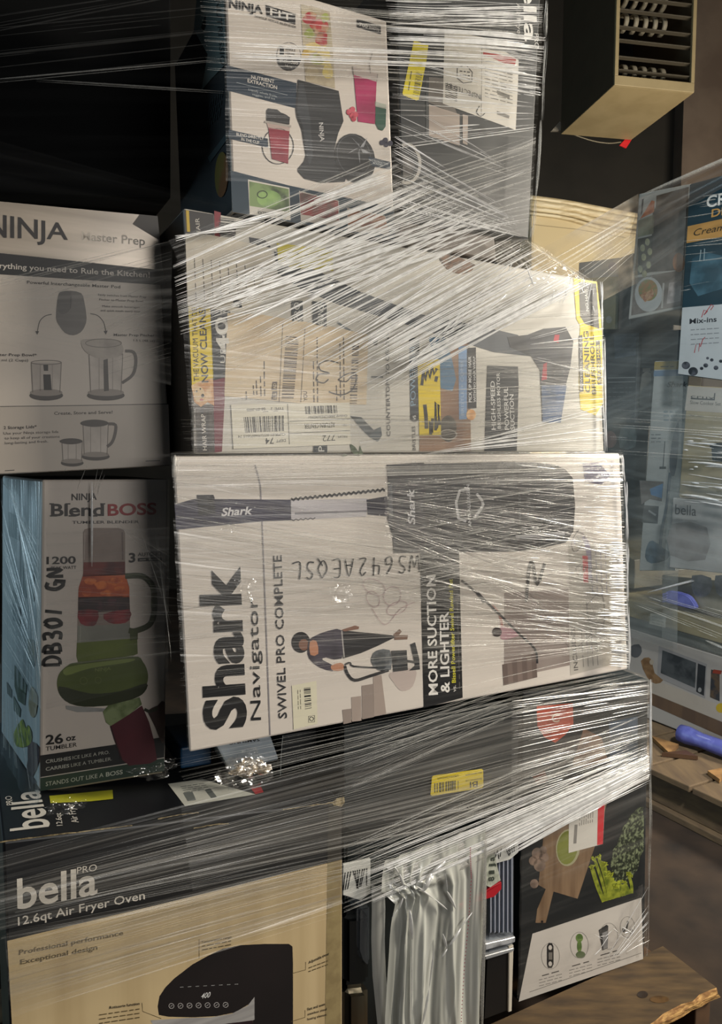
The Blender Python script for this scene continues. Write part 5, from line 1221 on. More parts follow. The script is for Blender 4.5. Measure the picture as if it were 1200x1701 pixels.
# purple handles (wrapped dispensers)
pm = ink('5a60a8', '6b72ba', scale=30, rough=0.4)
PH = RIGHT.at(0.30)
def lathe_along(name, a, b, prof, mat, parent=None, n=16):
    ax = (b-a).normalized(); e1_ = ax.orthogonal().normalized(); e2_ = ax.cross(e1_); vs = []; fs = []
    for t, r_ in prof:
        c_ = a + (b-a)*t
        for j in range(n):
            th = 2*math.pi*j/n; vs.append(c_ + e1_*math.cos(th)*r_ + e2_*math.sin(th)*r_)
    for i in range(len(prof)-1):
        for j in range(n): fs.append((i*n+j, i*n+(j+1) % n, (i+1)*n+(j+1) % n, (i+1)*n+j))
    fs += [tuple(range(n))[::-1], tuple(range((len(prof)-1)*n, len(prof)*n))]
    return link_mesh(name, vs, fs, [mat], parent=parent, smooth=True)
# ---- far pallet of wood
fpal = empty('wood_pallet', (1.3, 2.4, 0), 'weathered wooden pallet under the far right-hand stack of cartons', 'pallet')
wf = ink('6e5b42', '574736', scale=6, rough=0.8, stretch=(6, 1.2, 9), thr=(0.3, 0.7), bump=0.5)
def falong(a_, o_, z_): return RIGHT.o + N*(-a_) + RN*o_ + Vector((0, 0, z_))     # a_: away from the camera along the side; o_: towards the aisle
def fbox(name, a0, a1, o0, o1, z0, z1, m=wf):
    f_ = [falong(a0, o1, z1), falong(a1, o1, z1), falong(a1, o1, z0), falong(a0, o1, z0)]
    return hexa(name, f_, [q_ - RN*(o1-o0) for q_ in f_], [m], parent=fpal, bevel=0.003)
for i in range(8): fbox('deck_board', -0.5+i*0.16, -0.5+i*0.16+0.15, -0.9, FRONT_O, 0.115, FDECK)
for o_ in (FRONT_O-0.03, -0.35, -0.85): fbox('stringer', -0.5, 0.74, o_-0.04, o_, 0.022, 0.115)
for o_ in (FRONT_O-0.03, -0.3, -0.8): fbox('bottom_board', -0.5, 0.74, o_-0.1, o_+0.02, 0.0, 0.022)
# broken board splinters lying on the pallet
DT = H(0.15)
for i, (pa, pb, pc) in enumerate([((1082, 1222), (1128, 1236), (1112, 1250)), ((1100, 1250), (1140, 1246), (1160, 1256)), ((1176, 1280), (1215, 1272), (1196, 1294))]):
    a_, b_, c_ = DT.P(*pa), DT.P(*pb), DT.P(*pc); dn = Vector((0, 0, -0.013))
    f_ = [a_, b_, c_, (a_+c_)/2]
    o = hexa('board_splinter', f_, [q_+dn for q_ in f_], [ink('9a7446', '7a5a36', scale=20, rough=0.8) if i != 1 else ink('4a3424')], parent=fpal, bevel=0)
# purple handles
h1 = empty('purple_film_handle', DT.P(1165, 1230), 'purple plastic film handle lying on the far wooden pallet', 'handle')
a_, b_ = H(0.175).P(1128, 1216), H(0.165).P(1262, 1266)
body = lathe_along('grip', a_, b_, [(0, 0.012), (0.02, 0.028), (0.12, 0.03), (0.3, 0.024), (0.5, 0.026), (0.7, 0.026), (1.0, 0.022)], pm, h1)
for k in range(3):
    off = Vector((0.0, -0.024, 0.012*(k-1)+0.004))
    tube('grip_rib', [a_+(b_-a_)*0.16+off, a_+(b_-a_)*0.55+off, a_+(b_-a_)*0.95+off], 0.004, ink('8a90cc', rough=0.35), h1)
h2 = empty('purple_tool', PH.P(1120, 1000), 'purple brush-like tool resting inside the film above the kraft carton', 'tool')
PT = RIGHT.at(0.04)
solid('brush_body', [(1102, 988), (1112, 981), (1140, 988), (1150, 998), (1156, 1010), (1148, 1012), (1125, 1006), (1104, 1000), (1100, 994)], 0.055, 0.02, pm, parent=h2, smooth=2, bevel=0.003, plane=RIGHT)
for k in range(4):
    solid('brush_tooth', [(1101, 986+k*4), (1108, 984+k*4), (1108, 987+k*4), (1101, 989+k*4)], 0.06, 0.01, ink('7076b4'), parent=h2, bevel=0, plane=RIGHT)
# stacked jars behind the purple tool: rounded glass cartons
gj, gjp = rcarton('glassware_carton', 'pale glassware carton with bowl pictures under the grey-white carton, right edge', [(1100, 955), (1300, 975), (1300, 1050), (1100, 994)], 0.03, [ink('8d8a7e', '7f7c70', scale=12)], depth=0.4)
p = Part(gj, gjp, 'product_picture')
for x in (1166, 1205): p.poly([(x-16, 956), (x+16, 960), (x+14, 985), (x, 992), (x-14, 985)], ink('7b7d80', '8f9194', scale=30), 1, smooth=2)
p.build()
kb2, _ = rcarton('kraft_base_carton', 'dark kraft carton low behind the centre stack, beside the purple tool', [(940, 866), (1054, 930), (1054, 978), (940, 960)], -0.02, [ink('4d4a3a', '3b392e', scale=10)], depth=0.4)

# ================================================================ stretch film
rf = random.Random(21)
def Q(px, py, s=0.02, plane=FRONT): return plane.P(px, py, s)
def patch(name, a0, a1, b0, b1, mat, parent, nu=24, nv=14, wave=0.0015, bow=0.0, L=None, nrm=N, label=None, uvk=None):
    """a film sheet spanned between edge a (a0->a1) and edge b (b0->b1); streaks run from a to b"""
    vs, fs, uv = [], [], []
    Lu = ((a0+a1)/2-(b0+b1)/2).length; Lv = max((a0-a1).length, (b0-b1).length)
    ph = rf.uniform(0, 9)
    for i in range(nu+1):
        u = i/nu
        for j in range(nv+1):
            v = j/nv
            p_ = (a0+(a1-a0)*v)*(1-u) + (b0+(b1-b0)*v)*u
            w = wave*(math.sin(v*23+ph+2*math.sin(u*3))+0.6*math.sin(v*51+ph*2+u*2)) + bow*math.sin(math.pi*u)
            vs.append(p_ + nrm*w); uv.append((u*Lu+ph, v*Lv+ph*0.37))
    for i in range(nu):
        for j in range(nv):
            k = i*(nv+1)+j; fs.append((k, k+nv+1, k+nv+2, k+1))
    o_ = link_mesh(name, vs, fs, [mat], parent=parent, smooth=True, uvs=uv)
    if label: o_['label'] = label
    return o_
def strands(a0, a1, b0, b1, n, w, mat, parent, frag=0.4, jit=0.01, bow=0.0, dens=None, nrm=N, plane_n=None, seg=7, wav=0.0, name='film_fold', kmin=0.25, out=None):
    """tight folds in the film, running from edge a to edge b; joined because nobody could count them"""
    vs, fs = ([], []) if out is None else out
    if n > 10: n = int(n*0.55); w = w*0.8
    for i in range(n):
        t = rf.random() if dens is None else dens()
        t2 = min(1, max(0, t+rf.gauss(0, jit)))
        A = a0+(a1-a0)*t; B = b0+(b1-b0)*t2
        lo, hi = 0.0, 1.0
        if rf.random() < frag:
            c_ = rf.random(); h_ = rf.uniform(kmin*0.25, 0.5)*0.8; lo, hi = max(0, c_-h_), min(1, c_+h_)
        ww = w*math.exp(rf.gauss(0, 0.45)); d = (B-A).normalized(); sd = d.cross(nrm).normalized()
        ph = rf.uniform(0, 6.28); b0_ = len(vs); off = nrm*rf.uniform(0, 0.003)
        for k in range(seg+1):
            u = lo+(hi-lo)*k/seg; e = math.sin(math.pi*k/seg)**0.5 if 0 < k < seg else 0.12
            c_ = A+(B-A)*u + nrm*bow*math.sin(math.pi*u) + sd*wav*math.sin(u*5+ph) + off
            vs += [c_-sd*ww*e*0.5, c_+nrm*ww*0.8*e, c_+sd*ww*e*0.5]
        for k in range(seg):
            j = b0_+3*k; fs += [(j, j+3, j+4, j+1), (j+1, j+4, j+5, j+2)]
    if out is None:
        o_ = link_mesh(name, vs, fs, [mat], parent=parent, smooth=True); o_['kind'] = 'stuff'; return o_
wrap = empty('stretch_film_wrap', (0.1, 1.1, DECK), 'clear stretch film wound round the near stack, diagonal folds with highlights coloured white', 'plastic wrap')
S_ = 0.018; bright = strand_mat(1.0, tint='ffffff', gloss=0.3); soft = strand_mat(0.38, gloss=0.3); faint = strand_mat(0.20, gloss=0.25)
dimf = strand_mat(0.10, gloss=0.25)
FA = film(0.02, 0.13, 2.5, 220, 0.52, 0.70); FB = film(0.05, 0.20, 2.0, 200, 0.50, 0.68); FC = film(0.015, 0.08, 2.0, 170, 0.5, 0.7)
FD = film(0.30, 0.45, 2.0, 260, 0.42, 0.62)
def fold(a0, a1, b0, b1, n, w, mat, **kw):
    s = kw.pop('s', S_+0.004); s2 = kw.pop('s2', s)
    return strands(Q(*a0, s), Q(*a1, s), Q(*b0, s2), Q(*b1, s2), n, w, mat, wrap, **kw)
def sheet(a0, a1, b0, b1, mat, s=S_, s2=None, **kw):
    s2 = s if s2 is None else s2
    return patch('film_sheet', Q(*a0, s), Q(*a1, s), Q(*b0, s2), Q(*b1, s2), mat, wrap, **kw)
# --- top of the stack
sheet((372, -20), (376, 300), (904, 0), (886, 330), FA)
fold((330, -10), (345, 120), (902, 40), (898, 150), 60, 0.0011, soft, frag=0.3)
fold((640, 0), (650, 45), (902, 5), (900, 40), 45, 0.0018, bright, frag=0.4, wav=0.002)
fold((640, 45), (648, 75), (905, 62), (902, 90), 45, 0.0020, bright, frag=0.35, bow=0.004)
fold((380, 66), (385, 100), (900, 92), (897, 118), 34, 0.0013, bright, frag=0.35)
fold((375, 10), (380, 60), (650, 50), (652, 76), 14, 0.0012, soft, frag=0.5)
fold((780, 60), (800, 150), (902, 80), (898, 165), 120, 0.0012, bright, frag=0.8)
fold((650, 85), (652, 250), (880, 150), (890, 215), 60, 0.0010, bright, frag=0.85)
# crossing fans right of the white carton
fold((655, 220), (650, 350), (845, 345), (868, 398), 55, 0.0013, bright, frag=0.45, jit=0.03)
fold((655, 150), (655, 230), (800, 250), (870, 300), 22, 0.0011, bright, frag=0.6, jit=0.03)
fold((500, 345), (650, 400), (888, 225), (885, 330), 45, 0.0013, soft, frag=0.3, jit=0.03)
fold((560, 400), (690, 400), (884, 260), (880, 380), 30, 0.0012, bright, frag=0.5, jit=0.03)
sheet((640, 330), (690, 425), (890, 228), (880, 400), FB)
# --- the big diagonal sweep down to the left
a0, a1, b0, b1 = (640, 262), (985, 478), (286, 432), (380, 640)
sheet((660, 250), (990, 475), (280, 400), (400, 640), FA)
fold(a0, (860, 395), b0, (300, 560), 110, 0.0018, bright, frag=0.35, jit=0.02)
fold((700, 300), (985, 470), (300, 500), (640, 660), 170, 0.0021, bright, frag=0.5, jit=0.02)
fold((740, 440), (990, 470), (560, 560), (690, 620), 150, 0.0019, bright, frag=0.55, jit=0.03)
fold((820, 440), (992, 480), (640, 640), (760, 560), 50, 0.0015, bright, frag=0.7, jit=0.05)
fold((640, 250), (880, 400), (286, 400), (330, 640), 90, 0.0010, soft, frag=0.3, jit=0.03)
fold((830, 430), (990, 466), (800, 470), (985, 520), 60, 0.0016, bright, frag=0.95, jit=0.1)
fold((290, 392), (292, 402), (400, 385), (520, 330), 8, 0.0018, bright, frag=0.2)
fold((520, 330), (525, 345), (640, 290), (655, 300), 8, 0.0018, bright, frag=0.2)
# left column, grey carton
sheet((286, 400), (284, 640), (-40, 470), (-40, 560), film(0.04, 0.14, 2.0, 120, 0.5, 0.7), s=0.0, s2=-0.06)
fold((284, 395), (284, 450), (-20, 470), (130, 500), 14, 0.0011, soft, s=0.0, s2=-0.07, frag=0.5)
fold((284, 450), (284, 660), (150, 510), (180, 680), 26, 0.0009, faint, s=0.0, s2=-0.07, frag=0.5)
for pts in ([(178, 402), (188, 393), (190, 412)], [(196, 388), (190, 404), (184, 414)]): pass
# --- the vacuum cartons
sheet((318, 640), (318, 752), (1004, 560), (1004, 752), FA)
sheet((300, 500), (320, 750), (1002, 640), (1004, 752), FC)
fold((300, 700), (310, 756), (1003, 700), (1003, 756), 40, 0.0009, faint, frag=0.5, wav=0.002)
fold((800, 730), (700, 755), (1003, 670), (1004, 730), 26, 0.0016, bright, frag=0.4, jit=0.05)
fold((880, 560), (880, 600), (1003, 520), (1003, 640), 26, 0.0012, bright, frag=0.6)
fold((700, 600), (720, 740), (1003, 600), (1003, 700), 70, 0.0008, soft, frag=0.7)
fold((286, 756), (290, 800), (1034, 752), (1036, 780), 60, 0.0011, soft, frag=0.4)
FG = film(0.05, 0.34, 2.2, 260, 0.47, 0.66, tint='7e7c77', gloss=0.22); FG2 = film(0.04, 0.30, 2.2, 230, 0.50, 0.68, tint='86847e', gloss=0.22)  # grey tint puts the film's dull reflection into its colour
sheet((288, 770), (296, 905), (1034, 770), (1043, 1080), FG)
sheet((640, 790), (640, 900), (1036, 790), (1045, 1105), FG, s=S_+0.003)
sheet((292, 880), (300, 1010), (1040, 930), (1043, 1060), FG2, s=S_+0.001)
sheet((296, 1010), (300, 1070), (1042, 900), (1044, 1000), FG2, s=S_+0.002)
sheet((320, 560), (322, 752), (1003, 600), (1004, 752), FG2, s=S_+0.002)
sheet((560, 520), (600, 750), (1002, 500), (1004, 700), FG2, s=S_+0.003)
sheet((284, 752), (288, 810), (1034, 750), (1036, 800), FB)
sheet((288, 800), (312, 1245), (1036, 790), (1046, 1112), FC)
sheet((288, 860), (300, 1100), (1036, 1000), (1046, 1100), FA)
sheet((288, 780), (290, 850), (1036, 930), (1046, 1050), FC, s=S_+0.002)
fold((290, 860), (300, 1150), (1040, 940), (1044, 1070), 120, 0.0008, faint, frag=0.4, jit=0.04)
fold((290, 800), (290, 900), (1036, 880), (1044, 1000), 80, 0.0008, faint, frag=0.5, jit=0.03)
fold((700, 1000), (705, 1160), (1044, 1050), (1045, 1075), 40, 0.0012, soft, frag=0.4, jit=0.03)
fold((640, 800), (660, 1000), (1030, 760), (1038, 900), 160, 0.0008, soft, frag=0.8, jit=0.05)
fold((860, 770), (870, 1060), (1032, 790), (1042, 1090), 110, 0.0011, bright, frag=0.95, jit=0.05)
fold((985, 790), (990, 1100), (1034, 790), (1044, 1105), 110, 0.0015, bright, frag=0.5, jit=0.01)
fold((1010, 900), (1012, 1105), (1039, 900), (1045, 1108), 220, 0.0022, bright, frag=0.4, jit=0.01)
# film corner edges; the lamp glints on them put in as white strands
def rim(pts, n, w, mat=bright, s=0.008):
    P_ = [Q(x, y, s) for x, y in pts]
    for a_, b_ in zip(P_[:-1], P_[1:]):
        strands(a_, a_+U*0.004, b_, b_+U*0.004, n, w, mat, wrap, frag=0.3, wav=0.0015, name='film_edge')
rim([(1031, 755), (1036, 800), (1040, 900), (1042, 1000), (1045, 1112)], 12, 0.0016)
rim([(1079, 1128), (1079, 1280), (1078, 1400), (1072, 1590)], 6, 0.0013, soft)
rim([(1079, 1128), (1079, 1280)], 8, 0.0015)
rim([(996, 468), (1000, 560), (1004, 750)], 6, 0.0013)
rim([(905, 0), (904, 60), (897, 200), (888, 330), (879, 400)], 8, 0.0013, soft)
# --- lower wide band of film
sheet((-10, 1420), (0, 1545), (1079, 1135), (1079, 1290), film(0.07, 0.30, 1.6, 150, 0.48, 0.68), s=0.05, s2=0.014, nu=30)
sheet((300, 1330), (320, 1480), (1079, 1130), (1079, 1285), FA, s=0.045, s2=0.016)
sheet((850, 1170), (850, 1400), (1079, 1130), (1079, 1300), FB, s=0.022)
fold((280, 1260), (330, 1330), (1046, 1112), (1078, 1128), 70, 0.0010, faint, s=0.03, s2=0.016, frag=0.3, jit=0.03)
fold((60, 1450), (0, 1560), (860, 1240), (860, 1400), 110, 0.0010, faint, s=0.048, s2=0.022, frag=0.4, jit=0.03)
fold((570, 1400), (570, 1520), (860, 1300), (862, 1400), 70, 0.0013, soft, s=0.03, s2=0.024, frag=0.3, jit=0.03)
fold((570, 1400), (572, 1500), (1077, 1180), (1078, 1290), 60, 0.0016, soft, s=0.03, s2=0.02, frag=0.3, jit=0.03)
fold((850, 1160), (850, 1340), (1078, 1135), (1078, 1260), 120, 0.0014, bright, s=0.024, frag=0.75, jit=0.02)
fold((800, 1390), (850, 1420), (1078, 1262), (1078, 1290), 80, 0.0028, bright, s=0.026, frag=0.2, jit=0.03)
sheet((640, 1440), (700, 1480), (1078, 1255), (1078, 1295), FD, s=0.03, s2=0.022)
fold((600, 1420), (620, 1500), (1078, 1240), (1078, 1290), 60, 0.0018, bright, s=0.032, s2=0.024, frag=0.35, jit=0.04)
fold((700, 1400), (830, 1420), (1078, 1235), (1078, 1262), 36, 0.0018, bright, s=0.026, frag=0.3, jit=0.05)
fold((930, 1370), (850, 1410), (1078, 1285), (1078, 1300), 20, 0.0016, bright, s=0.026, frag=0.3, jit=0.05)
fold((570, 1230), (560, 1330), (860, 1130), (862, 1190), 60, 0.0010, soft, s=0.02, frag=0.4, jit=0.03)
fold((990, 1135), (1000, 1155), (1078, 1128), (1078, 1140), 14, 0.0014, soft, s=0.02)
# film over the air fryer carton
sheet((8, 1480), (14, 1660), (569, 1380), (569, 1500), FG2, s=0.052, s2=0.048)
sheet((8, 1560), (20, 1690), (569, 1420), (569, 1500), film(0.05, 0.2, 1.6, 120, 0.48, 0.7), s=0.05, s2=0.045)
fold((20, 1560), (20, 1690), (569, 1420), (569, 1520), 80, 0.0008, faint, s=0.05, frag=0.5, jit=0.03)
# film down the front of the juicer carton
sheet((866, 1400), (860, 1660), (1079, 1300), (1073, 1592), film(0.03, 0.08, 2, 60, 0.5, 0.7), s=0.012)
for k in range(9):
    x, y = rf.uniform(990, 1050), rf.uniform(1535, 1575); dx, dy = rf.uniform(-28, 28), rf.uniform(-16, 22)
    fold((x, y), (x+2, y+1), (x+dx, y+dy), (x+dx+2, y+dy+2), 1, 0.0016, bright, s=0.014, frag=0)
fold((1000, 1600), (1040, 1580), (1076, 1470), (1078, 1560), 24, 0.0012, bright, s=0.01, frag=0.6)
# --- dark upper left
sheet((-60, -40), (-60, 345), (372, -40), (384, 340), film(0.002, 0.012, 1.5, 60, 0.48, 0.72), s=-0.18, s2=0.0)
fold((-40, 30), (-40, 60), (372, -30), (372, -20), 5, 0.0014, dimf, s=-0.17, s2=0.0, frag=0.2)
fold((-40, 40), (-40, 150), (372, 0), (374, 102), 18, 0.0013, dimf, s=-0.17, s2=0.0, frag=0.3)
fold((-40, 130), (-40, 150), (372, 97), (374, 104), 3, 0.0014, soft, s=-0.17, s2=0.0, frag=0.1)
fold((60, 130), (60, 136), (372, 150), (374, 156), 2, 0.0012, soft, s=-0.12, s2=0.0, frag=0)
sheet((-20, 230), (-20, 330), (376, 340), (380, 362), film(0.006, 0.012, 1.5, 60, 0.48, 0.72), s=-0.1, s2=0.0)
# --- left side of the tumbler blender carton and the corner below it
LSI = film(0.12, 0.40, 1.5, 120, 0.44, 0.64, tint='dff0f4', gloss=0.55)
LS = lambda x, y, o=0.006: SPL.P(x, y, o)
patch('film_sheet', LS(2, 795), LS(69, 800), LS(2, 1110), LS(69, 1180), LSI, wrap, nrm=SPL.n)
patch('film_sheet', LS(0, 1100, 0.012), LS(60, 1180, 0.01), LS(4, 1390, 0.02), LS(66, 1330, 0.02), film(0.10, 0.25, 1.5, 60, 0.44, 0.64, tint='dff0f4'), wrap, nrm=SPL.n)
strands(LS(5, 800), LS(30, 790), LS(68, 860), LS(69, 1180), 60, 0.0009, soft, wrap, frag=0.6, nrm=SPL.n, name='film_fold')
strands(LS(5, 830), LS(5, 1100), LS(45, 1000), LS(69, 1190), 60, 0.0009, soft, wrap, frag=0.6, nrm=SPL.n, name='film_fold')
strands(LS(8, 1140), LS(30, 1170), LS(10, 1380), LS(62, 1350), 22, 0.0012, soft, wrap, frag=0.6, nrm=SPL.n, name='film_fold')
sheet((69, 797), (67, 1180), (282, 797), (280, 1130), film(0.05, 0.10, 2, 120, 0.5, 0.7), s=-0.10, s2=0.0)
fold((69, 930), (67, 1120), (300, 960), (300, 1090), 50, 0.0008, faint, s=-0.10, s2=0.0, frag=0.4)
fold((130, 850), (260, 830), (282, 900), (284, 1100), 30, 0.0008, faint, s=-0.08, s2=0.0, frag=0.5)
fold((96, 770), (180, 776), (72, 830), (160, 850), 12, 0.0011, soft, s=-0.09, s2=-0.1, frag=0.3, jit=0.1)
fold((152, 800), (155, 802), (152, 940), (154, 944), 2, 0.0016, bright, s=-0.09, frag=0)
fold((286, 755), (300, 756), (284, 790), (292, 800), 6, 0.0016, soft, frag=0)
# --- crumpled film bunches
def bunch(name, quad, s, amp, mat, n=26, label=None, plane=FRONT, nrm=N, seed=1, st=(1, 1)):
    r_ = random.Random(seed); A = [plane.P(x, y, s) for x, y in quad]; vs, fs, uv = [], [], []
    cells = [(r_.random(), r_.random(), r_.uniform(-1, 1)) for _ in range(17)]
    for i in range(n+1):
        for j in range(n+1):
            u, v = i/n, j/n
            h = sorted((math.hypot((u-a_)*st[0], (v-b_)*st[1]), c_) for a_, b_, c_ in cells)[:2]
            p_ = (A[0]*(1-u)+A[1]*u)*(1-v) + (A[3]*(1-u)+A[2]*u)*v
            vs.append(p_ + nrm*(amp*(h[1][0]-h[0][0])*6 + amp*0.3*h[0][1])); uv.append((u, v))
    for i in range(n):
        for j in range(n):
            k = i*(n+1)+j; a_ = math.atan2(j/n-0.5, i/n-0.5)
            if math.hypot(i/n-0.5, j/n-0.5) < 0.43+0.07*math.sin(3*a_+seed)+0.05*math.sin(7*a_+seed*2): fs.append((k, k+1, k+n+2, k+n+1))
    o_ = link_mesh(name, vs, fs, [mat], parent=wrap, uvs=uv)
    if label: o_['label'] = label
    return o_
CR = film(0.10, 0.25, 6, 6, 0.3, 0.7, gloss=0.75, rough=0.1)
CR2 = film(0.07, 0.14, 6, 6, 0.3, 0.7, gloss=0.85, rough=0.08)
bunch('crumpled_film', [(206, 1272), (304, 1252), (290, 1292), (216, 1299)], -0.03, 0.004, CR2, label='glittering crumpled film bunch', seed=4)
bunch('crumpled_film', [(352, 1246), (462, 1236), (448, 1312), (356, 1318)], -0.035, 0.006, CR, label='loose crumpled film over the small crushed carton', seed=6)
bunch('crumpled_film', [(378, 1262), (452, 1252), (450, 1290), (376, 1292)], -0.03, 0.004, film(0.7, 0.2, 6, 6, 0.3, 0.7, tint='d8c3a4'), label='pale crumpled paper-like film', seed=7)
bunch('crumpled_film', [(70, 1328), (140, 1318), (150, 1345), (60, 1360)], -0.01, 0.003, CR2, seed=8)
bunch('crumpled_film', [(382, 958), (424, 952), (428, 992), (398, 1006)], 0.02, 0.002, CR2, seed=9)
bunch('crumpled_film', [(545, 965), (585, 960), (588, 1010), (550, 1015)], 0.02, 0.0015, CR2, seed=10)
bunch('crumpled_film', [(365, 872), (395, 858), (398, 885), (370, 888)], 0.02, 0.002, CR2, seed=11)
bunch('crumpled_film', [(1040, 1480), (1078, 1462), (1074, 1592), (1030, 1600)], 0.006, 0.003, CR2, seed=12, label='wrinkled film round the carton corner')
bunch('crumpled_film', [(984, 758), (1032, 756), (1036, 818), (984, 800)], 0.014, 0.002, CR2, seed=13)
bunch('crumpled_film', [(902, 430), (996, 468), (996, 500), (850, 470)], 0.016, 0.003, CR2, seed=14)
# film stretched from the top carton's corner down to the far stack
cone = [Q(800, 400, 0.0), Q(880, 400, -0.02)]
patch('film_sheet', Q(800, 402, 0), Q(881, 398, -0.05), Q(830, 440, 0.0), Q(1004, 480, -0.2), film(0.16, 0.25, 1.5, 40, 0.45, 0.65, tint='a89c88'), wrap)
strands(Q(806, 410, 0), Q(880, 400, -0.04), Q(830, 440, 0), Q(990, 470, -0.1), 24, 0.0013, soft, wrap, frag=0.3)

# ---- milky plastic bag hanging in front of the appliance
bag = empty('plastic_bag', Q(700, 1701, 0.03), 'crinkled milky plastic bag with a dotted red seam hanging over the black appliance', 'bag')
bag.location.z = DECK
bm_ = film(0.92, 0.16, 30, 1.2, 0.35, 0.7, tint='e4e6de', gloss=0.14, rough=0.25)
rb = random.Random(31)
fo = [(rb.uniform(0.05, 0.95), rb.uniform(0.008, 0.03), rb.uniform(-1, 1), rb.uniform(-0.12, 0.2)) for _ in range(22)]
def bag_h(u, v):
    h = 0
    for c_, w_, a_, sl_ in fo:
        d = (u - c_ - sl_*(v-0.4) - 0.01*math.sin(9*v+c_*20))/w_
        h += a_*math.exp(-d*d)*(0.35+0.9*min(1, v*2))
    d2 = math.hypot((u-0.25)*3, (v-0.25)*5); h += 1.2*math.exp(-d2*d2)*math.cos(9*math.atan2(v-0.25, u-0.25))
    return h*0.005
lt = [(640, 1430), (632, 1480), (655, 1500), (648, 1560), (644, 1620), (640, 1690), (640, 1745)]
rt = [(806, 1370), (808, 1410), (808, 1450), (806, 1520), (800, 1600), (797, 1680), (796, 1745)]
def along_l(pts, v):
    k = v*(len(pts)-1); i = min(int(k), len(pts)-2); f_ = k-i
    return (pts[i][0]+(pts[i+1][0]-pts[i][0])*f_, pts[i][1]+(pts[i+1][1]-pts[i][1])*f_)
vs, fs, uv = [], [], []; nu, nv = 90, 60
for j in range(nv+1):
    v = j/nv; l_, r_ = along_l(lt, v), along_l(rt, v)
    for i in range(nu+1):
        u = i/nu; vs.append(Q(l_[0]+(r_[0]-l_[0])*u, l_[1]+(r_[1]-l_[1])*u, 0.03) + N*bag_h(u, v)); uv.append((u*0.16, v*0.4))
for j in range(nv):
    for i in range(nu):
        k = j*(nu+1)+i; fs.append((k, k+nu+1, k+nu+2, k+1))
link_mesh('bag_front', vs, fs, [bm_], parent=bag, smooth=True, uvs=uv)
vs, fs, uv = [], [], []
ft = [(617, 1470), (618, 1510), (617, 1560), (619, 1620), (625, 1680), (632, 1745)]
for j in range(41):
    x, y = along_l(ft, j/40)
    for i in range(5): vs.append(Q(x+i*5.6, y, 0.02) + N*0.004*math.sin(i*math.pi/4)); uv.append((i*0.01, j*0.01))
for j in range(40):
    for i in range(4): k = j*5+i; fs.append((k, k+5, k+6, k+1))
o = link_mesh('bag_side_fold', vs, fs, [film(0.8, 0.1, 20, 1.0, 0.3, 0.7, tint='e9eae4', gloss=0.2)], parent=bag, smooth=True, uvs=uv)
vs, fs = [], []
for j in range(64):
    v = 0.12+0.86*j/64; l_, r_ = along_l(lt, v), along_l(rt, v); u = 0.86-0.06*v
    c_ = Q(l_[0]+(r_[0]-l_[0])*u, l_[1]+(r_[1]-l_[1])*u, 0.0335) + N*max(0, bag_h(u, v)); b_ = len(vs)
    for k in range(6): t = k*math.pi/3; vs.append(c_+U*0.0011*math.cos(t)+Vector((0, 0, 0.0011*math.sin(t))))
    fs.append(tuple(range(b_, b_+6)))
o = link_mesh('dotted_seam', vs, fs, [ink('8d3048')], parent=bag); o['kind'] = 'stuff'; o['label'] = 'dotted red seam'
strands(Q(806, 1372, 0.033), Q(808, 1380, 0.033), Q(798, 1690, 0.033), Q(800, 1745, 0.033), 6, 0.003, soft, bag, frag=0, name='bag_edge')
for pts in ([(668, 1470), (662, 1450), (655, 1440)], [(668, 1490), (660, 1510), (650, 1525)], [(690, 1470), (720, 1492), (742, 1510)], [(738, 1450), (742, 1480), (758, 1512)], [(735, 1550), (742, 1575), (732, 1590)], [(700, 1480), (715, 1450), (740, 1430)], [(680, 1510), (684, 1560), (683, 1700)], [(720, 1575), (712, 1640), (700, 1700)], [(745, 1570), (765, 1540), (785, 1515)]):
    for a_, b_ in zip(pts[:-1], pts[1:]): strands(Q(*a_, 0.036), Q(a_[0]+1, a_[1], 0.036), Q(*b_, 0.036), Q(b_[0]+1, b_[1], 0.036), 1, 0.0032, bright, bag, frag=0, name='bag_crease')

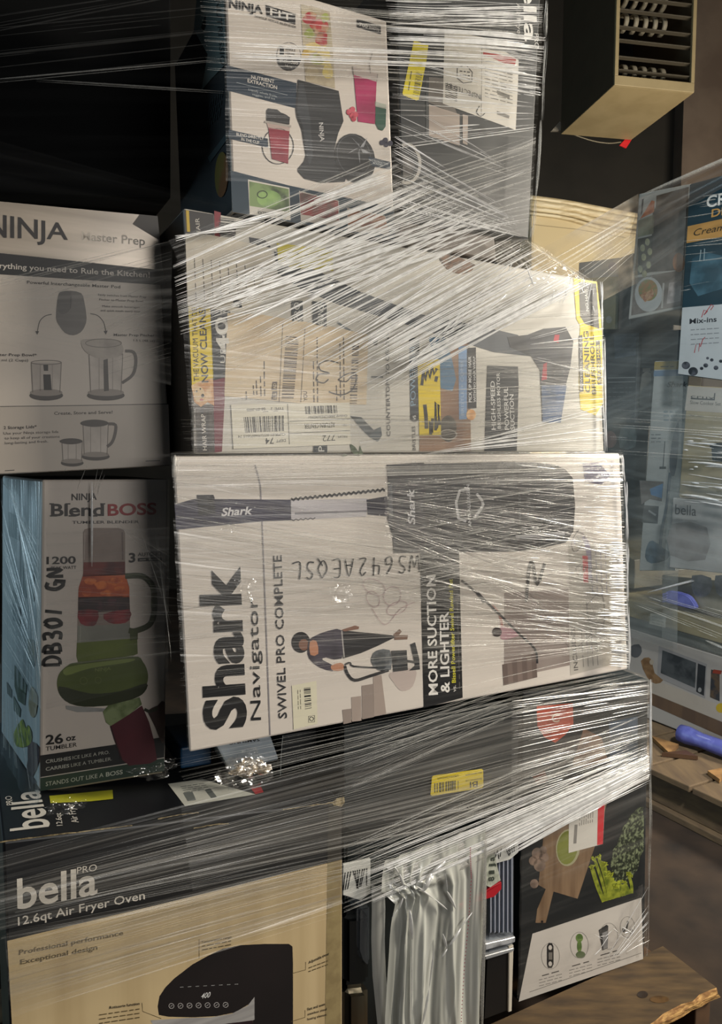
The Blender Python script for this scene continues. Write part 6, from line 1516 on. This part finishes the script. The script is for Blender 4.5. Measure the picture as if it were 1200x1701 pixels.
# ================================================================ film on the far stack
wrap2 = empty('stretch_film_wrap', (1.2, 2.4, 0.14), 'hazy stretch film tented over the far right-hand stack', 'plastic wrap')
FR = film(0.21, 0.14, 1.2, 30, 0.45, 0.7, tint='c9cfcc', gloss=0.3, rough=0.3)
def R(x, y, s=0.15): return RIGHT.P(x, y, s)
def rsheet(a0, a1, b0, b1, mat, s=0.15, **kw): return patch('film_sheet', R(*a0, s), R(*a1, s), R(*b0, s), R(*b1, s), mat, wrap2, nrm=RN, **kw)
rsheet((985, 430), (985, 1040), (1142, 300), (1125, 1080), FR, s=0.09)
rsheet((1118, 640), (1100, 1060), (1290, 650), (1290, 1120), film(0.16, 0.16, 1.2, 40, 0.45, 0.7, tint='c9cfcc', gloss=0.3, rough=0.3))
rsheet((985, 560), (985, 900), (1140, 560), (1120, 960), film(0.04, 0.10, 1.2, 60, 0.45, 0.7, tint='b9c6c6', gloss=0.3), s=0.16)
# tent from the upper edge of the far stack down to the near stack
Tn = RIGHT.at(0.10)
tent = film(0.30, 0.30, 1.2, 26, 0.42, 0.66, tint='9a8f7e', gloss=0.3)
patch('film_sheet', R(1290, 228, 0.12), R(1290, 262, 0.12), R(1062, 330, 0.12), R(1045, 400, 0.12), film(0.22, 0.2, 1.2, 26, 0.42, 0.66, tint='98897a'), wrap2, nrm=RN)
patch('film_sheet', R(1062, 322, 0.10), R(1060, 470, 0.10), Q(870, 430, -0.10), Q(1000, 500, -0.10), tent, wrap2, nrm=RN)
strands(R(1060, 350, 0.12), R(1060, 420, 0.12), Q(900, 440, -0.08), Q(1000, 480, -0.08), 24, 0.002, soft, wrap2, frag=0.3, nrm=RN, name='film_fold')
strands(R(1290, 225, 0.12), R(1290, 232, 0.12), R(1068, 322, 0.12), R(1062, 330, 0.12), 6, 0.004, soft, wrap2, frag=0, nrm=RN, name='film_fold')
strands(R(1020, 680), R(1010, 760), R(1290, 700), R(1290, 780), 30, 0.003, soft, wrap2, frag=0.9, nrm=RN, name='film_fold')
strands(R(1140, 700), R(1130, 830), R(1290, 705), R(1290, 850), 90, 0.005, bright, wrap2, frag=1, nrm=RN, name='film_fold', kmin=0.1, wav=0.004)
strands(R(1140, 330), R(1130, 500), R(1290, 300), R(1290, 480), 50, 0.004, soft, wrap2, frag=1, nrm=RN, name='film_fold', kmin=0.1, wav=0.004)
strands(R(1090, 985), R(1050, 1010), R(1290, 1040), R(1290, 1115), 30, 0.004, soft, wrap2, frag=0.9, nrm=RN, name='film_fold')
strands(R(1075, 985), R(1080, 983), R(1150, 962), R(1156, 966), 5, 0.005, bright, wrap2, frag=0.2, nrm=RN, name='film_fold')
